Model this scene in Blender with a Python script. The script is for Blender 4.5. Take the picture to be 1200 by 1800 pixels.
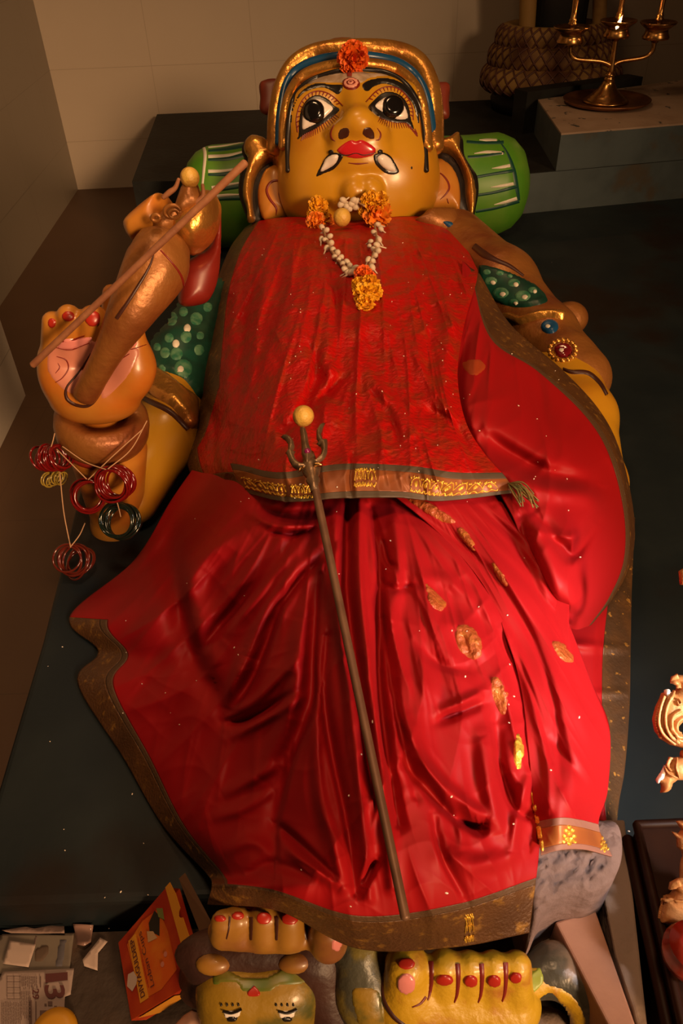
import bpy, bmesh, math, random
import numpy as np
from mathutils import Vector, Matrix
from mathutils.bvhtree import BVHTree
from mathutils.geometry import delaunay_2d_cdt
random.seed(7); np.random.seed(7)
SC = bpy.context.scene
for o in list(bpy.data.objects): bpy.data.objects.remove(o)
COL = SC.collection

# ------------------------------------------------------------------ camera
CAM_H = 1.15; F = 1340.0; PITCH = math.radians(40.0); ROLL = math.radians(1.8)
CAM = np.array([0.0, 0.0, CAM_H])
_f = np.array([0, math.cos(PITCH), -math.sin(PITCH)])
_r0 = np.array([1.0, 0, 0]); _u0 = np.array([0, math.sin(PITCH), math.cos(PITCH)])
RGT = _r0*math.cos(ROLL) - _u0*math.sin(ROLL)
UPV = _u0*math.cos(ROLL) + _r0*math.sin(ROLL)
FWD = _f
cd = bpy.data.cameras.new('camera'); cam = bpy.data.objects.new('camera', cd); COL.objects.link(cam)
cd.sensor_fit = 'VERTICAL'; cd.sensor_height = 36.0; cd.lens = F/1800*36; cd.clip_start = 0.02
cam.matrix_world = Matrix(((RGT[0], UPV[0], -FWD[0], CAM[0]), (RGT[1], UPV[1], -FWD[1], CAM[1]),
                           (RGT[2], UPV[2], -FWD[2], CAM[2]), (0, 0, 0, 1)))
SC.camera = cam

# ------------------------------------------------------------------ world, lamps, exposure
SC.view_settings.view_transform = 'Standard'; SC.view_settings.look = 'None'
SC.view_settings.exposure = 0.0; SC.view_settings.gamma = 1.0; SC.view_settings.use_curve_mapping = False
w = bpy.data.worlds.new('dim_room'); SC.world = w; w.use_nodes = True
w.node_tree.nodes['Background'].inputs[0].default_value = (1.0, 0.62, 0.36, 1)
w.node_tree.nodes['Background'].inputs[1].default_value = 0.02

def area_lamp(name, loc, target, size, power, color, size_y=None, spread=180):
    d = bpy.data.lights.new(name, 'AREA'); o = bpy.data.objects.new(name, d); COL.objects.link(o)
    d.energy = power; d.color = color; d.shape = 'RECTANGLE'; d.size = size; d.size_y = size_y or size
    d.spread = math.radians(spread)
    o.location = loc
    o.rotation_euler = (Vector(target)-Vector(loc)).to_track_quat('-Z', 'Y').to_euler()
    return o
area_lamp('doorway_light', (4.7, -6.6, 3.6), (-0.5, 2.05, 0.3), 1.7, 38, (1.0, 0.60, 0.30), 2.0, spread=29)
area_lamp('ceiling_lamp_light', (-0.25, 2.35, 2.85), (-0.15, 3.0, 0.0), 0.45, 13, (1.0, 0.58, 0.27), spread=165)
area_lamp('front_fill_light', (0.15, 0.35, 2.85), (0.0, 0.9, 0.2), 0.4, 13, (1.0, 0.58, 0.30), spread=120)  # added overhead fill to lift the dark left of the skirt, no lamp seen
area_lamp('side_daylight', (1.25, -0.25, 1.35), (0.36, 0.62, 0.26), 0.30, 1.9, (1.0, 0.93, 0.92), 0.4, spread=24)

# ------------------------------------------------------------------ projection helpers (pixel -> real point at a known height / distance)
def ray(px, py):
    px = np.asarray(px, float); py = np.asarray(py, float)
    d = FWD*F + RGT*(px[..., None]-600) + UPV*(900-py[..., None])
    return d
def P(px, py, z):
    d = ray(px, py); t = (np.asarray(z, float)-CAM_H)/d[..., 2]
    return CAM + d*t[..., None]
def PY(px, py, y):
    d = ray(px, py); t = (np.asarray(y, float)-CAM[1])/d[..., 1]
    return CAM + d*t[..., None]
def PP(px, py, pt, n):
    d = ray(px, py); t = ((np.asarray(pt)-CAM) @ np.asarray(n))/(d @ np.asarray(n))
    return CAM + d*t[..., None]
def proj(p):
    q = np.asarray(p)-CAM; dz = q @ FWD
    return np.stack([600+F*(q @ RGT)/dz, 900-F*(q @ UPV)/dz], -1)
def unit(v):
    v = np.asarray(v, float); return v/np.linalg.norm(v)

# ------------------------------------------------------------------ materials
MATS = {}
def mat(name, col, rough=0.5, metal=0.0, col2=None, nscale=6.0, lo=0.35, hi=0.65, bump=0.0, bscale=40.0, coat=0.0,
        col3=None, n3scale=30.0, lo3=0.62, hi3=0.66, sheen=0.0, emit=None, estr=0, spec=0.5, rvar=0.0, detail=6):
    if name in MATS: return MATS[name]
    m = bpy.data.materials.new(name); MATS[name] = m; m.use_nodes = True
    nt = m.node_tree; N = nt.nodes; L = nt.links; b = N['Principled BSDF']
    b.inputs['Base Color'].default_value = (*col, 1); b.inputs['Roughness'].default_value = rough
    b.inputs['Metallic'].default_value = metal; b.inputs['Specular IOR Level'].default_value = spec
    if coat: b.inputs['Coat Weight'].default_value = coat; b.inputs['Coat Roughness'].default_value = 0.15
    if sheen: b.inputs['Sheen Weight'].default_value = sheen; b.inputs['Sheen Roughness'].default_value = 0.4
    if emit: b.inputs['Emission Color'].default_value = (*emit, 1); b.inputs['Emission Strength'].default_value = estr
    tc = N.new('ShaderNodeTexCoord')
    def noise(sc, det=detail):
        n = N.new('ShaderNodeTexNoise'); n.inputs['Scale'].default_value = sc; n.inputs['Detail'].default_value = det
        L.new(tc.outputs['Object'], n.inputs['Vector']); return n
    def ramp(src, a, c):
        r = N.new('ShaderNodeMapRange'); r.inputs['From Min'].default_value = a; r.inputs['From Max'].default_value = c
        r.interpolation_type = 'SMOOTHSTEP'
        L.new(src, r.inputs['Value']); return r.outputs['Result']
    prev = None
    if col2:
        n = noise(nscale); mx = N.new('ShaderNodeMix'); mx.data_type = 'RGBA'
        L.new(ramp(n.outputs['Fac'], lo, hi), mx.inputs['Factor'])
        mx.inputs['A'].default_value = (*col, 1); mx.inputs['B'].default_value = (*col2, 1); prev = mx.outputs['Result']
        if rvar:
            mr = N.new('ShaderNodeMapRange'); mr.inputs['To Min'].default_value = rough-rvar; mr.inputs['To Max'].default_value = rough+rvar
            L.new(n.outputs['Fac'], mr.inputs['Value']); L.new(mr.outputs['Result'], b.inputs['Roughness'])
    if col3:
        n = noise(n3scale); mx = N.new('ShaderNodeMix'); mx.data_type = 'RGBA'
        L.new(ramp(n.outputs['Fac'], lo3, hi3), mx.inputs['Factor'])
        if prev: L.new(prev, mx.inputs['A'])
        else: mx.inputs['A'].default_value = (*col, 1)
        mx.inputs['B'].default_value = (*col3, 1); prev = mx.outputs['Result']
    if prev: L.new(prev, b.inputs['Base Color'])
    if bump:
        n = noise(bscale, 4); bp = N.new('ShaderNodeBump'); bp.inputs['Strength'].default_value = bump; bp.inputs['Distance'].default_value = 0.01
        L.new(n.outputs['Fac'], bp.inputs['Height']); L.new(bp.outputs['Normal'], b.inputs['Normal'])
    return m

def tile_mat(name, col, grout, sx, sz, horiz='X', rough=0.35, gw=0.004, col2=None, off=(0, 0)):
    m = bpy.data.materials.new(name); m.use_nodes = True; MATS[name] = m
    nt = m.node_tree; N = nt.nodes; L = nt.links; b = N['Principled BSDF']
    tc = N.new('ShaderNodeTexCoord'); sp = N.new('ShaderNodeSeparateXYZ'); L.new(tc.outputs['Object'], sp.inputs[0])
    def edge(axis, size, o):
        a = N.new('ShaderNodeMath'); a.operation = 'ADD'; a.inputs[1].default_value = 100*size+o; L.new(sp.outputs[axis], a.inputs[0])
        q = N.new('ShaderNodeMath'); q.operation = 'MODULO'; q.inputs[1].default_value = size; L.new(a.outputs[0], q.inputs[0])
        r = N.new('ShaderNodeMath'); r.operation = 'LESS_THAN'; r.inputs[1].default_value = gw; L.new(q.outputs[0], r.inputs[0]); return r.outputs[0]
    mxm = N.new('ShaderNodeMath'); mxm.operation = 'MAXIMUM'
    L.new(edge(horiz, sx, off[0]), mxm.inputs[0]); L.new(edge('Z' if horiz != 'XY' else 'Y', sz, off[1]), mxm.inputs[1])
    n = N.new('ShaderNodeTexNoise'); n.inputs['Scale'].default_value = 4; n.inputs['Detail'].default_value = 8; L.new(tc.outputs['Object'], n.inputs['Vector'])
    m1 = N.new('ShaderNodeMix'); m1.data_type = 'RGBA'; m1.inputs['A'].default_value = (*col, 1); m1.inputs['B'].default_value = (*(col2 or col), 1)
    L.new(n.outputs['Fac'], m1.inputs['Factor'])
    m2 = N.new('ShaderNodeMix'); m2.data_type = 'RGBA'; m2.inputs['B'].default_value = (*grout, 1)
    L.new(m1.outputs['Result'], m2.inputs['A']); L.new(mxm.outputs[0], m2.inputs['Factor'])
    L.new(m2.outputs['Result'], b.inputs['Base Color']); b.inputs['Roughness'].default_value = rough
    return m

# ------------------------------------------------------------------ object helpers
def tag(o, label=None, cat=None, group=None, kind=None):
    if label: o['label'] = label
    if cat: o['category'] = cat
    if group: o['group'] = group
    if kind: o['kind'] = kind
    return o
def thing(name, loc, label, cat, group=None):
    o = bpy.data.objects.new(name, None); COL.objects.link(o); o.location = [float(c) for c in loc]; o.empty_display_size = 0.05
    return tag(o, label, cat, group)
def offset_of(o):
    v = Vector((0, 0, 0))
    while o: v += o.location; o = o.parent
    return np.array(v)
def build(name, verts, faces, m, parent=None, smooth=True, uvs=None, origin=None):
    """link ONE mesh object; verts are given in world space"""
    verts = np.asarray(verts, float)
    me = bpy.data.meshes.new(name)
    if parent is None:
        org = np.array(origin) if origin is not None else np.array([verts[:, 0].mean(), verts[:, 1].mean(), verts[:, 2].min()])
        off = org
    else:
        org = np.zeros(3); off = offset_of(parent)
    me.from_pydata([tuple(v) for v in (verts-off)], [], [tuple(int(i) for i in f) for f in faces])
    if isinstance(m, (list, tuple)):
        for q in m: me.materials.append(q)
    elif m: me.materials.append(m)
    if smooth: me.polygons.foreach_set('use_smooth', [True]*len(me.polygons))
    if uvs is not None:
        ul = me.uv_layers.new(name='UVMap'); li = np.zeros(len(me.loops), dtype=np.int32); me.loops.foreach_get('vertex_index', li)
        ul.data.foreach_set('uv', np.asarray(uvs)[li].astype(np.float32).ravel())
    me.update()
    o = bpy.data.objects.new(name, me); COL.objects.link(o); o.location = [float(c) for c in org]
    if parent: o.parent = parent
    o['_wv'] = 0; del o['_wv']
    return o
def recalc(o):
    bm = bmesh.new(); bm.from_mesh(o.data); bmesh.ops.recalc_face_normals(bm, faces=bm.faces); bm.to_mesh(o.data); bm.free(); return o
def bvh_of(*objs):
    V = []; Fc = []; 
    for o in objs:
        off = offset_of(o); n0 = len(V)
        me = o.data
        V += [tuple(np.array(v.co)+off) for v in me.vertices]; Fc += [tuple(n0+i for i in p.vertices) for p in me.polygons]
    return BVHTree.FromPolygons(V, Fc)
class Merge:
    """collects shapes that make up ONE part"""
    def __init__(s): s.v = []; s.f = []
    def add(s, v, f):
        n = len(s.v); s.v += [tuple(x) for x in v]; s.f += [tuple(int(i)+n for i in q) for q in f]; return s
    def build(s, name, m, parent=None, smooth=True, **k): return build(name, s.v, s.f, m, parent, smooth, **k)

def catmull(pts, n):
    p = np.asarray(pts, float); k = len(p)
    if k == 2:
        t = np.linspace(0, 1, n).reshape(-1, *([1]*(p.ndim-1))); return p[0]*(1-t)+p[1]*t
    q = np.concatenate([[2*p[0]-p[1]], p, [2*p[-1]-p[-2]]], 0)
    s = np.linspace(0, k-1, n); i = np.minimum(s.astype(int), k-2); t = (s-i).reshape(-1, *([1]*(p.ndim-1)))
    a, b, c, d = q[i], q[i+1], q[i+2], q[i+3]
    return 0.5*((2*b)+(-a+c)*t+(2*a-5*b+4*c-d)*t*t+(-a+3*b-3*c+d)*t**3)

def tube_geo(path, radii, seg=14, n=None, cap=True, flat=1.0, flatdir=None):
    path = np.asarray(path, float); radii = np.broadcast_to(np.asarray(radii, float), (len(path),))
    n = n or max(len(path)*6, 12)
    if n != len(path):
        pr = catmull(np.column_stack([path, radii]), n)
    else: pr = np.column_stack([path, radii])
    p = pr[:, :3]; r = np.abs(pr[:, 3])
    if cap:   # rounded ends
        t0 = unit(p[0]-p[1]); t1 = unit(p[-1]-p[-2]); cs = [0.95, 0.75, 0.4]
        hp = [p[0]+t0*r[0]*c*0.7 for c in cs]; hr = [r[0]*math.sqrt(1-c*c)*1.0 for c in cs]
        tp = [p[-1]+t1*r[-1]*c*0.7 for c in cs[::-1]]; tr = [r[-1]*math.sqrt(1-c*c) for c in cs[::-1]]
        p = np.vstack([hp, p, tp]); r = np.concatenate([hr, r, tr])
    T = np.gradient(p, axis=0); T /= np.maximum(np.linalg.norm(T, axis=1, keepdims=True), 1e-9)
    ref = np.array([0, 0, 1.0]) if abs(T[0][2]) < 0.9 else np.array([1.0, 0, 0])
    if flatdir is not None: ref = np.asarray(flatdir, float)
    nrm = unit(ref-T[0]*(ref@T[0])); V = []
    a = np.linspace(0, 2*math.pi, seg, endpoint=False)
    for i in range(len(p)):
        nn = (ref if flatdir is not None else nrm); nn = nn-T[i]*(nn@T[i]); nn = unit(nn); nrm = nn; bb = np.cross(T[i], nn)
        for t in a: V.append(p[i]+r[i]*(math.cos(t)*nn*flat+math.sin(t)*bb))
    Fc = []
    for i in range(len(p)-1):
        for j in range(seg):
            k = (j+1) % seg; Fc.append((i*seg+j, i*seg+k, (i+1)*seg+k, (i+1)*seg+j))
    Fc.append(tuple(range(seg))[::-1]); Fc.append(tuple((len(p)-1)*seg+j for j in range(seg)))
    return V, Fc
def tube(name, path, radii, m, parent=None, **k): 
    v, f = tube_geo(path, radii, **k); return build(name, v, f, m, parent)
def lathe_geo(prof, base, axis=(0, 0, 1), seg=40, close=False, flatx=1.0, xdir=None):
    axis = unit(axis); x = np.array([1.0, 0, 0]) if xdir is None else np.asarray(xdir, float)
    x = unit(x-axis*(x@axis)); y = np.cross(axis, x); V = []; Fc = []; n = len(prof)
    for r, h in prof:
        for j in range(seg):
            t = 2*math.pi*j/seg; V.append(np.asarray(base)+axis*h+r*(math.cos(t)*x*flatx+math.sin(t)*y))
    for i in range(n-1 if not close else n):
        i2 = (i+1) % n
        for j in range(seg):
            k = (j+1) % seg; Fc.append((i*seg+j, i*seg+k, i2*seg+k, i2*seg+j))
    if not close:
        if prof[0][0] > 1e-6: Fc.append(tuple(range(seg))[::-1])
        if prof[-1][0] > 1e-6: Fc.append(tuple((n-1)*seg+j for j in range(seg)))
    return V, Fc
def box_geo(c, h, R=None):
    c = np.asarray(c, float); V = []
    for sx in (-1, 1):
        for sy in (-1, 1):
            for sz in (-1, 1):
                q = np.array([sx*h[0], sy*h[1], sz*h[2]]); q = R@q if R is not None else q; V.append(c+q)
    return V, [(0, 1, 3, 2), (4, 6, 7, 5), (0, 4, 5, 1), (2, 3, 7, 6), (0, 2, 6, 4), (1, 5, 7, 3)]
def prism_geo(top, z0):
    """solid from a polygon of 3-D top points down to z0"""
    n = len(top); V = [tuple(t) for t in top]+[(t[0], t[1], z0) for t in top]
    return V, [tuple(range(n)), tuple(range(2*n-1, n-1, -1))]+[(i, n+i, n+(i+1) % n, (i+1) % n) for i in range(n)]
def bevel(o, w, seg=2):
    md = o.modifiers.new('bevel', 'BEVEL'); md.width = w; md.segments = seg; md.limit_method = 'ANGLE'; return o
def ball_geo(c, r, seg=16, rings=10, R=None, squash=(1, 1, 1)):
    V = []; Fc = []; c = np.asarray(c, float)
    for i in range(rings+1):
        th = math.pi*i/rings
        for j in range(seg):
            ph = 2*math.pi*j/seg
            q = np.array([math.sin(th)*math.cos(ph)*squash[0], math.sin(th)*math.sin(ph)*squash[1], math.cos(th)*squash[2]])*r
            if R is not None: q = R@q
            V.append(c+q)
    for i in range(rings):
        for j in range(seg):
            k = (j+1) % seg; Fc.append((i*seg+j, (i+1)*seg+j, (i+1)*seg+k, i*seg+k))
    return V, Fc
def frame(z, x=None):
    z = unit(z); x = np.array([1.0, 0, 0]) if x is None else np.asarray(x, float)
    if abs(unit(x)@z) > 0.98: x = np.array([0, 1.0, 0])
    x = unit(x-z*(x@z)); y = np.cross(z, x); return np.column_stack([x, y, z])

# ---- polygons drawn on a surface -------------------------------------------------
def smooth_poly(pts, n=None, closed=True):
    p = np.asarray(pts, float)
    if closed: 
        q = np.vstack([p[-2:], p, p[:2]]); k = len(p); n = n or k*6
        full = catmull(q, (len(q)-1)*8+1); return full[16:16+k*8:1]
    return catmull(p, n or len(p)*8)
def pdist(pts, poly, closed=True):
    a = np.asarray(poly, float); b = np.roll(a, -1, axis=0)
    if not closed: a = a[:-1]; b = b[:-1]
    pts = np.asarray(pts, float); best = np.full(len(pts), 1e9)
    for i in range(len(a)):
        d = b[i]-a[i]; L2 = d@d+1e-12; t = np.clip(((pts-a[i])@d)/L2, 0, 1)
        best = np.minimum(best, np.linalg.norm(pts-a[i]-t[:, None]*d, axis=1))
    return best
def inside(pts, poly):
    x, y = np.asarray(pts).T; a = np.asarray(poly); b = np.roll(a, -1, axis=0); r = np.zeros(len(x), bool)
    for (x0, y0), (x1, y1) in zip(a, b):
        if y0 == y1: continue
        c = ((y0 > y) != (y1 > y)) & (x < (x1-x0)*(y-y0)/(y1-y0)+x0); r ^= c
    return r
def mesh2d(poly, sp):
    poly = np.asarray(poly, float); b = []
    for i in range(len(poly)):
        d = poly[(i+1) % len(poly)]-poly[i]; k = max(1, int(np.linalg.norm(d)/sp))
        for j in range(k): b.append(poly[i]+d*j/k)
    b = np.array(b); lo = poly.min(0); hi = poly.max(0)
    gx, gy = np.meshgrid(np.arange(lo[0], hi[0], sp), np.arange(lo[1], hi[1], sp)); g = np.column_stack([gx.ravel(), gy.ravel()])
    g[:, 0] += (np.arange(len(g)) % 2)*0.13*sp
    if len(g): g = g[inside(g, poly)]
    if len(g): g = g[pdist(g, b) > sp*0.55]
    pts = np.vstack([b, g]) if len(g) else b
    r = delaunay_2d_cdt([Vector((float(p[0]), float(p[1]))) for p in pts], [], [list(range(len(b)))], 1, 1e-5)
    v = np.array([(q.x, q.y) for q in r[0]]); return v, [tuple(f) for f in r[2]], b
def patch(name, poly, bvh, m, parent, h=0.003, w=4.0, sp=3.0, smooth=True, sink=0.0012, rounded=True, maxjump=0.15):
    """a painted / applied layer that lies on the surface it covers"""
    if smooth: poly = smooth_poly(poly)
    pa = np.asarray(poly, float); area = abs(np.dot(pa[:, 0], np.roll(pa[:, 1], -1))-np.dot(pa[:, 1], np.roll(pa[:, 0], -1)))/2
    sp = min(sp, max(0.7, 0.22*math.sqrt(area))); w = min(w, max(0.8, 0.3*math.sqrt(area)))
    v, f, b = mesh2d(poly, sp); db = pdist(v, b)
    V = np.zeros((len(v), 3)); ok = np.zeros(len(v), bool); D = ray(v[:, 0], v[:, 1]); c = Vector(CAM)
    for i in range(len(v)):
        loc, nrm, idx, dist = bvh.ray_cast(c, Vector(D[i]).normalized())
        if loc is None: continue
        if nrm.dot(Vector(D[i])) > 0: nrm = -nrm
        t = min(1.0, db[i]/w); t = math.sqrt(max(0, 1-(1-t)**2)) if rounded else t
        V[i] = np.array(loc+nrm*(-sink+(h+sink)*t)); ok[i] = True
    if not ok.any(): print('PATCH MISS', name); return None
    f = [q for q in f if ok[list(q)].all() and np.ptp(np.linalg.norm(V[list(q)]-CAM, axis=1)) < maxjump]
    used = sorted({i for q in f for i in q}); mp = {i: k for k, i in enumerate(used)}
    return build(name, V[used], [tuple(mp[i] for i in q)[::-1] for q in f], m, parent)
def stroke_poly(pts, wd, n=None):
    p = catmull(pts, n or len(pts)*6); k = len(p)
    wv = np.interp(np.linspace(0, 1, k), np.linspace(0, 1, len(np.atleast_1d(wd))), np.atleast_1d(wd)) if np.ndim(wd) else np.full(k, wd)
    T = np.gradient(p, axis=0); T /= np.maximum(np.linalg.norm(T, axis=1, keepdims=True), 1e-9); nn = np.column_stack([-T[:, 1], T[:, 0]])
    return np.vstack([p+nn*wv[:, None]/2, (p-nn*wv[:, None]/2)[::-1]])
def stroke(name, pts, wd, bvh, m, parent, h=0.002, sp=3.0, sink=0.0012, n=None, maxjump=0.08):
    """a painted line that follows the surface, slightly raised in the middle"""
    L = np.linalg.norm(np.diff(np.asarray(pts, float), axis=0), axis=1).sum(); k = n or int(max(6, L/sp))
    p = catmull(pts, k); wv = np.interp(np.linspace(0, 1, k), np.linspace(0, 1, len(np.atleast_1d(wd))), np.atleast_1d(wd)) if np.ndim(wd) else np.full(k, wd)
    T = np.gradient(p, axis=0); T /= np.maximum(np.linalg.norm(T, axis=1, keepdims=True), 1e-9); nn = np.column_stack([-T[:, 1], T[:, 0]])
    fr = [-.5, -.32, 0, .32, .5]; hh = [-sink, h*.85, h, h*.85, -sink]; c = Vector(CAM); V = []; ok = []
    for i in range(k):
        for f_, h_ in zip(fr, hh):
            q = p[i]+nn[i]*wv[i]*f_; d = Vector(ray(q[0], q[1])).normalized(); loc, nrm, ix, ds = bvh.ray_cast(c, d)
            if loc is None: V.append(Vector((0, 0, 0))); ok.append(False); continue
            if nrm.dot(d) > 0: nrm = -nrm
            V.append(loc+nrm*h_); ok.append(True)
    Fc = []
    for i in range(k-1):
        for j in range(4):
            q = (i*5+j, i*5+j+1, (i+1)*5+j+1, (i+1)*5+j)
            if all(ok[x] for x in q) and max((V[q[0]]-V[x]).length for x in q) < maxjump: Fc.append(q)
    if not Fc: print('STROKE MISS', name); return None
    used = sorted({i for q in Fc for i in q}); mp = {i: t for t, i in enumerate(used)}
    return build(name, [tuple(V[i]) for i in used], [tuple(mp[i] for i in q) for q in Fc], m, parent)
def inflate(name, poly, pt, n, tf, tb, m, parent, smooth=True, sp=4.0, power=0.5, wmax=None, bend=None):
    """a closed, puffed solid whose outline is given on the plane through pt with normal n"""
    n = unit(n)
    if smooth: poly = smooth_poly(poly)
    v, f, b = mesh2d(poly, sp); db = pdist(v, b); wm = wmax or max(db.max(), 1e-6)
    base = PP(v[:, 0], v[:, 1], pt, n); t = np.clip(db/wm, 0, 1); pr = np.power(1-(1-t)**2, power)
    if bend is not None: base = base+n*bend(v)[:, None]
    A = base+n*(tf*pr)[:, None]; B = base-n*(tb*pr)[:, None]; k = len(v)
    edge = db < 1e-4
    idx = np.arange(k)+k; idx[edge] = np.arange(k)[edge]
    Fc = [tuple(q) for q in f]+[tuple(int(idx[i]) for i in q)[::-1] for q in f]
    V = np.vstack([A, B])
    o = build(name, V, Fc, m, parent)
    bm = bmesh.new(); bm.from_mesh(o.data); loose = [x for x in bm.verts if not x.link_faces]; bmesh.ops.delete(bm, geom=loose, context='VERTS')
    bmesh.ops.recalc_face_normals(bm, faces=bm.faces); bm.to_mesh(o.data); bm.free()
    return o

# ---- sculpting with a distance field ----------------------------------------------
def sd_ell(p, c, r, R=None):
    q = p-np.asarray(c)
    if R is not None: q = q@R
    r = np.asarray(r); k0 = np.linalg.norm(q/r, axis=-1); k1 = np.linalg.norm(q/(r*r), axis=-1)
    return k0*(k0-1)/np.maximum(k1, 1e-9)
def sd_cone(p, a, b, ra, rb):
    a = np.asarray(a, float); b = np.asarray(b, float); d = b-a; t = np.clip(((p-a)@d)/(d@d), 0, 1)
    return np.linalg.norm(p-a-t[..., None]*d, axis=-1)-(ra+(rb-ra)*t)
def smin(a, b, k):
    h = np.maximum(k-np.abs(a-b), 0)/k; return np.minimum(a, b)-h*h*k*0.25
def field(p, prims):
    d = None
    for q in prims:
        if q[0] == 'ell': e = sd_ell(p, q[1], q[2], q[4] if len(q) > 4 else None); k = q[3]
        elif q[0] == 'cone': e = sd_cone(p, q[1], q[2], q[3], q[4]); k = q[5]
        elif q[0] == 'cut': e = -sd_ell(p, q[1], q[2], q[4] if len(q) > 4 else None); k = q[3]; d = -smin(-d, -e, k); continue
        d = e if d is None else smin(d, e, k)
    return d
def surface_net(prims, lo, hi, h):
    lo = np.asarray(lo, float); nx = [int(math.ceil((hi[i]-lo[i])/h))+1 for i in range(3)]
    ax = [lo[i]+h*np.arange(nx[i]) for i in range(3)]
    D = np.empty(nx, np.float32)
    for i in range(0, nx[0], 16):
        g = np.stack(np.meshgrid(ax[0][i:i+16], ax[1], ax[2], indexing='ij'), -1); D[i:i+16] = field(g, prims)
    S = D < 0; c = np.zeros([n-1 for n in nx], np.int8); offs = [(a, b, d) for a in (0, 1) for b in (0, 1) for d in (0, 1)]
    sl = lambda o, A: A[o[0]:o[0]+nx[0]-1, o[1]:o[1]+nx[1]-1, o[2]:o[2]+nx[2]-1]
    for o in offs: c += sl(o, S)
    act = (c > 0) & (c < 8); ids = np.argwhere(act); num = -np.ones(act.shape, np.int64); num[act] = np.arange(len(ids))
    acc = np.zeros((len(ids), 3)); cnt = np.zeros(len(ids))
    for a in offs:
        for ax_ in range(3):
            if a[ax_]: continue
            b = list(a); b[ax_] = 1
            da = D[ids[:, 0]+a[0], ids[:, 1]+a[1], ids[:, 2]+a[2]]; dbb = D[ids[:, 0]+b[0], ids[:, 1]+b[1], ids[:, 2]+b[2]]
            m_ = (da < 0) != (dbb < 0); t = da/np.where(da == dbb, 1, da-dbb)
            pt = np.array(a, float)[None].repeat(len(ids), 0); pt[:, ax_] = t
            acc[m_] += pt[m_]; cnt[m_] += 1
    V = lo+h*(ids+acc/np.maximum(cnt, 1)[:, None]); Fc = []
    for ax_ in range(3):
        o1, o2 = [k for k in range(3) if k != ax_]
        A = np.take(S, range(nx[ax_]-1), ax_); B = np.take(S, range(1, nx[ax_]), ax_); e = np.argwhere(A != B)
        e = e[(e[:, o1] > 0) & (e[:, o2] > 0) & (e[:, o1] < nx[o1]-1) & (e[:, o2] < nx[o2]-1)]
        q = []
        for d1, d2 in ((-1, -1), (0, -1), (0, 0), (-1, 0)):
            s = e.copy(); s[:, o1] += d1; s[:, o2] += d2; q.append(num[s[:, 0], s[:, 1], s[:, 2]])
        q = np.stack(q, 1); ins = S[e[:, 0], e[:, 1], e[:, 2]]
        if ax_ == 1: ins = ~ins
        q[~ins] = q[~ins][:, ::-1]; Fc.append(q)
    return V, np.vstack(Fc)
def sculpt(name, prims, h, m, parent, pad=0.02, lo=None, hi=None):
    if lo is None:
        L = []; H = []
        for q in prims:
            if q[0] == 'ell': r = max(q[2]); L.append(np.asarray(q[1])-r); H.append(np.asarray(q[1])+r)
            elif q[0] == 'cone':
                for pnt, r in ((q[1], q[3]), (q[2], q[4])): L.append(np.asarray(pnt)-r); H.append(np.asarray(pnt)+r)
        lo = np.min(L, 0)-pad; hi = np.max(H, 0)+pad
    V, Fc = surface_net(prims, lo, hi, h); return build(name, V, Fc, m, parent)

def rough_slab(name, poly, zfn, z0, m, sp=7.0, amp=0.004, seed=1):
    v, f, b = mesh2d(np.array(poly, float), sp); rs = np.random.RandomState(seed); db = pdist(v, b)
    z = np.array([zfn(*q) for q in v])+rs.uniform(-amp, amp, len(v))*(1-np.exp(-db/8))-amp*2*np.exp(-db/5)
    T = P(v[:, 0], v[:, 1], z); ed = [i for i in range(len(v)) if db[i] < 1e-3]; order = []
    left = set(ed); bp = np.array(b)
    for q in bp:
        i = min(left, key=lambda k: np.hypot(*(v[k]-q))) if left else None
        if i is not None and np.hypot(*(v[i]-q)) < 1e-2: order.append(i); left.discard(i)
    n = len(v); V = list(T)+[np.array([T[i][0], T[i][1], z0]) for i in order]; k = len(order)
    F_ = list(f)+[(order[i], order[(i+1) % k], n+(i+1) % k, n+i) for i in range(k)]+[tuple(n+i for i in range(k))]
    return recalc(build(name, V, F_, m))

# ---- draped cloth -------------------------------------------------------------------
def fold_field(px, py, folds):
    z = np.zeros_like(px)
    for f in folds:
        pts, wl, wr, amp = f[:4]; tap = f[4] if len(f) > 4 else 0.5
        p = catmull(pts, len(pts)*5); best = np.full(px.shape, 1e9); sg = np.zeros(px.shape); tt = np.zeros(px.shape)
        x0, y0 = p.min(0)-4*max(wl, wr); x1, y1 = p.max(0)+4*max(wl, wr)
        box = (px > x0) & (px < x1) & (py > y0) & (py < y1)
        if not box.any(): continue
        X = px[box]; Y = py[box]; bb = np.full(X.shape, 1e9); ss = np.zeros(X.shape); t_ = np.zeros(X.shape)
        for i in range(len(p)-1):
            d = p[i+1]-p[i]; L2 = d@d+1e-9; t = np.clip(((X-p[i][0])*d[0]+(Y-p[i][1])*d[1])/L2, 0, 1)
            rx = X-p[i][0]-t*d[0]; ry = Y-p[i][1]-t*d[1]; e = np.hypot(rx, ry); u = e < bb
            bb[u] = e[u]; ss[u] = (d[0]*ry-d[1]*rx)[u]; t_[u] = ((i+t)/(len(p)-1))[u]
        wdt = np.where(ss > 0, wl, wr); prof = np.exp(-(bb/wdt)**2)
        z[box] += amp*prof*np.power(np.clip(np.sin(math.pi*np.clip(t_, 0.02, 0.98)), 0, 1), tap)
    return z
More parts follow.
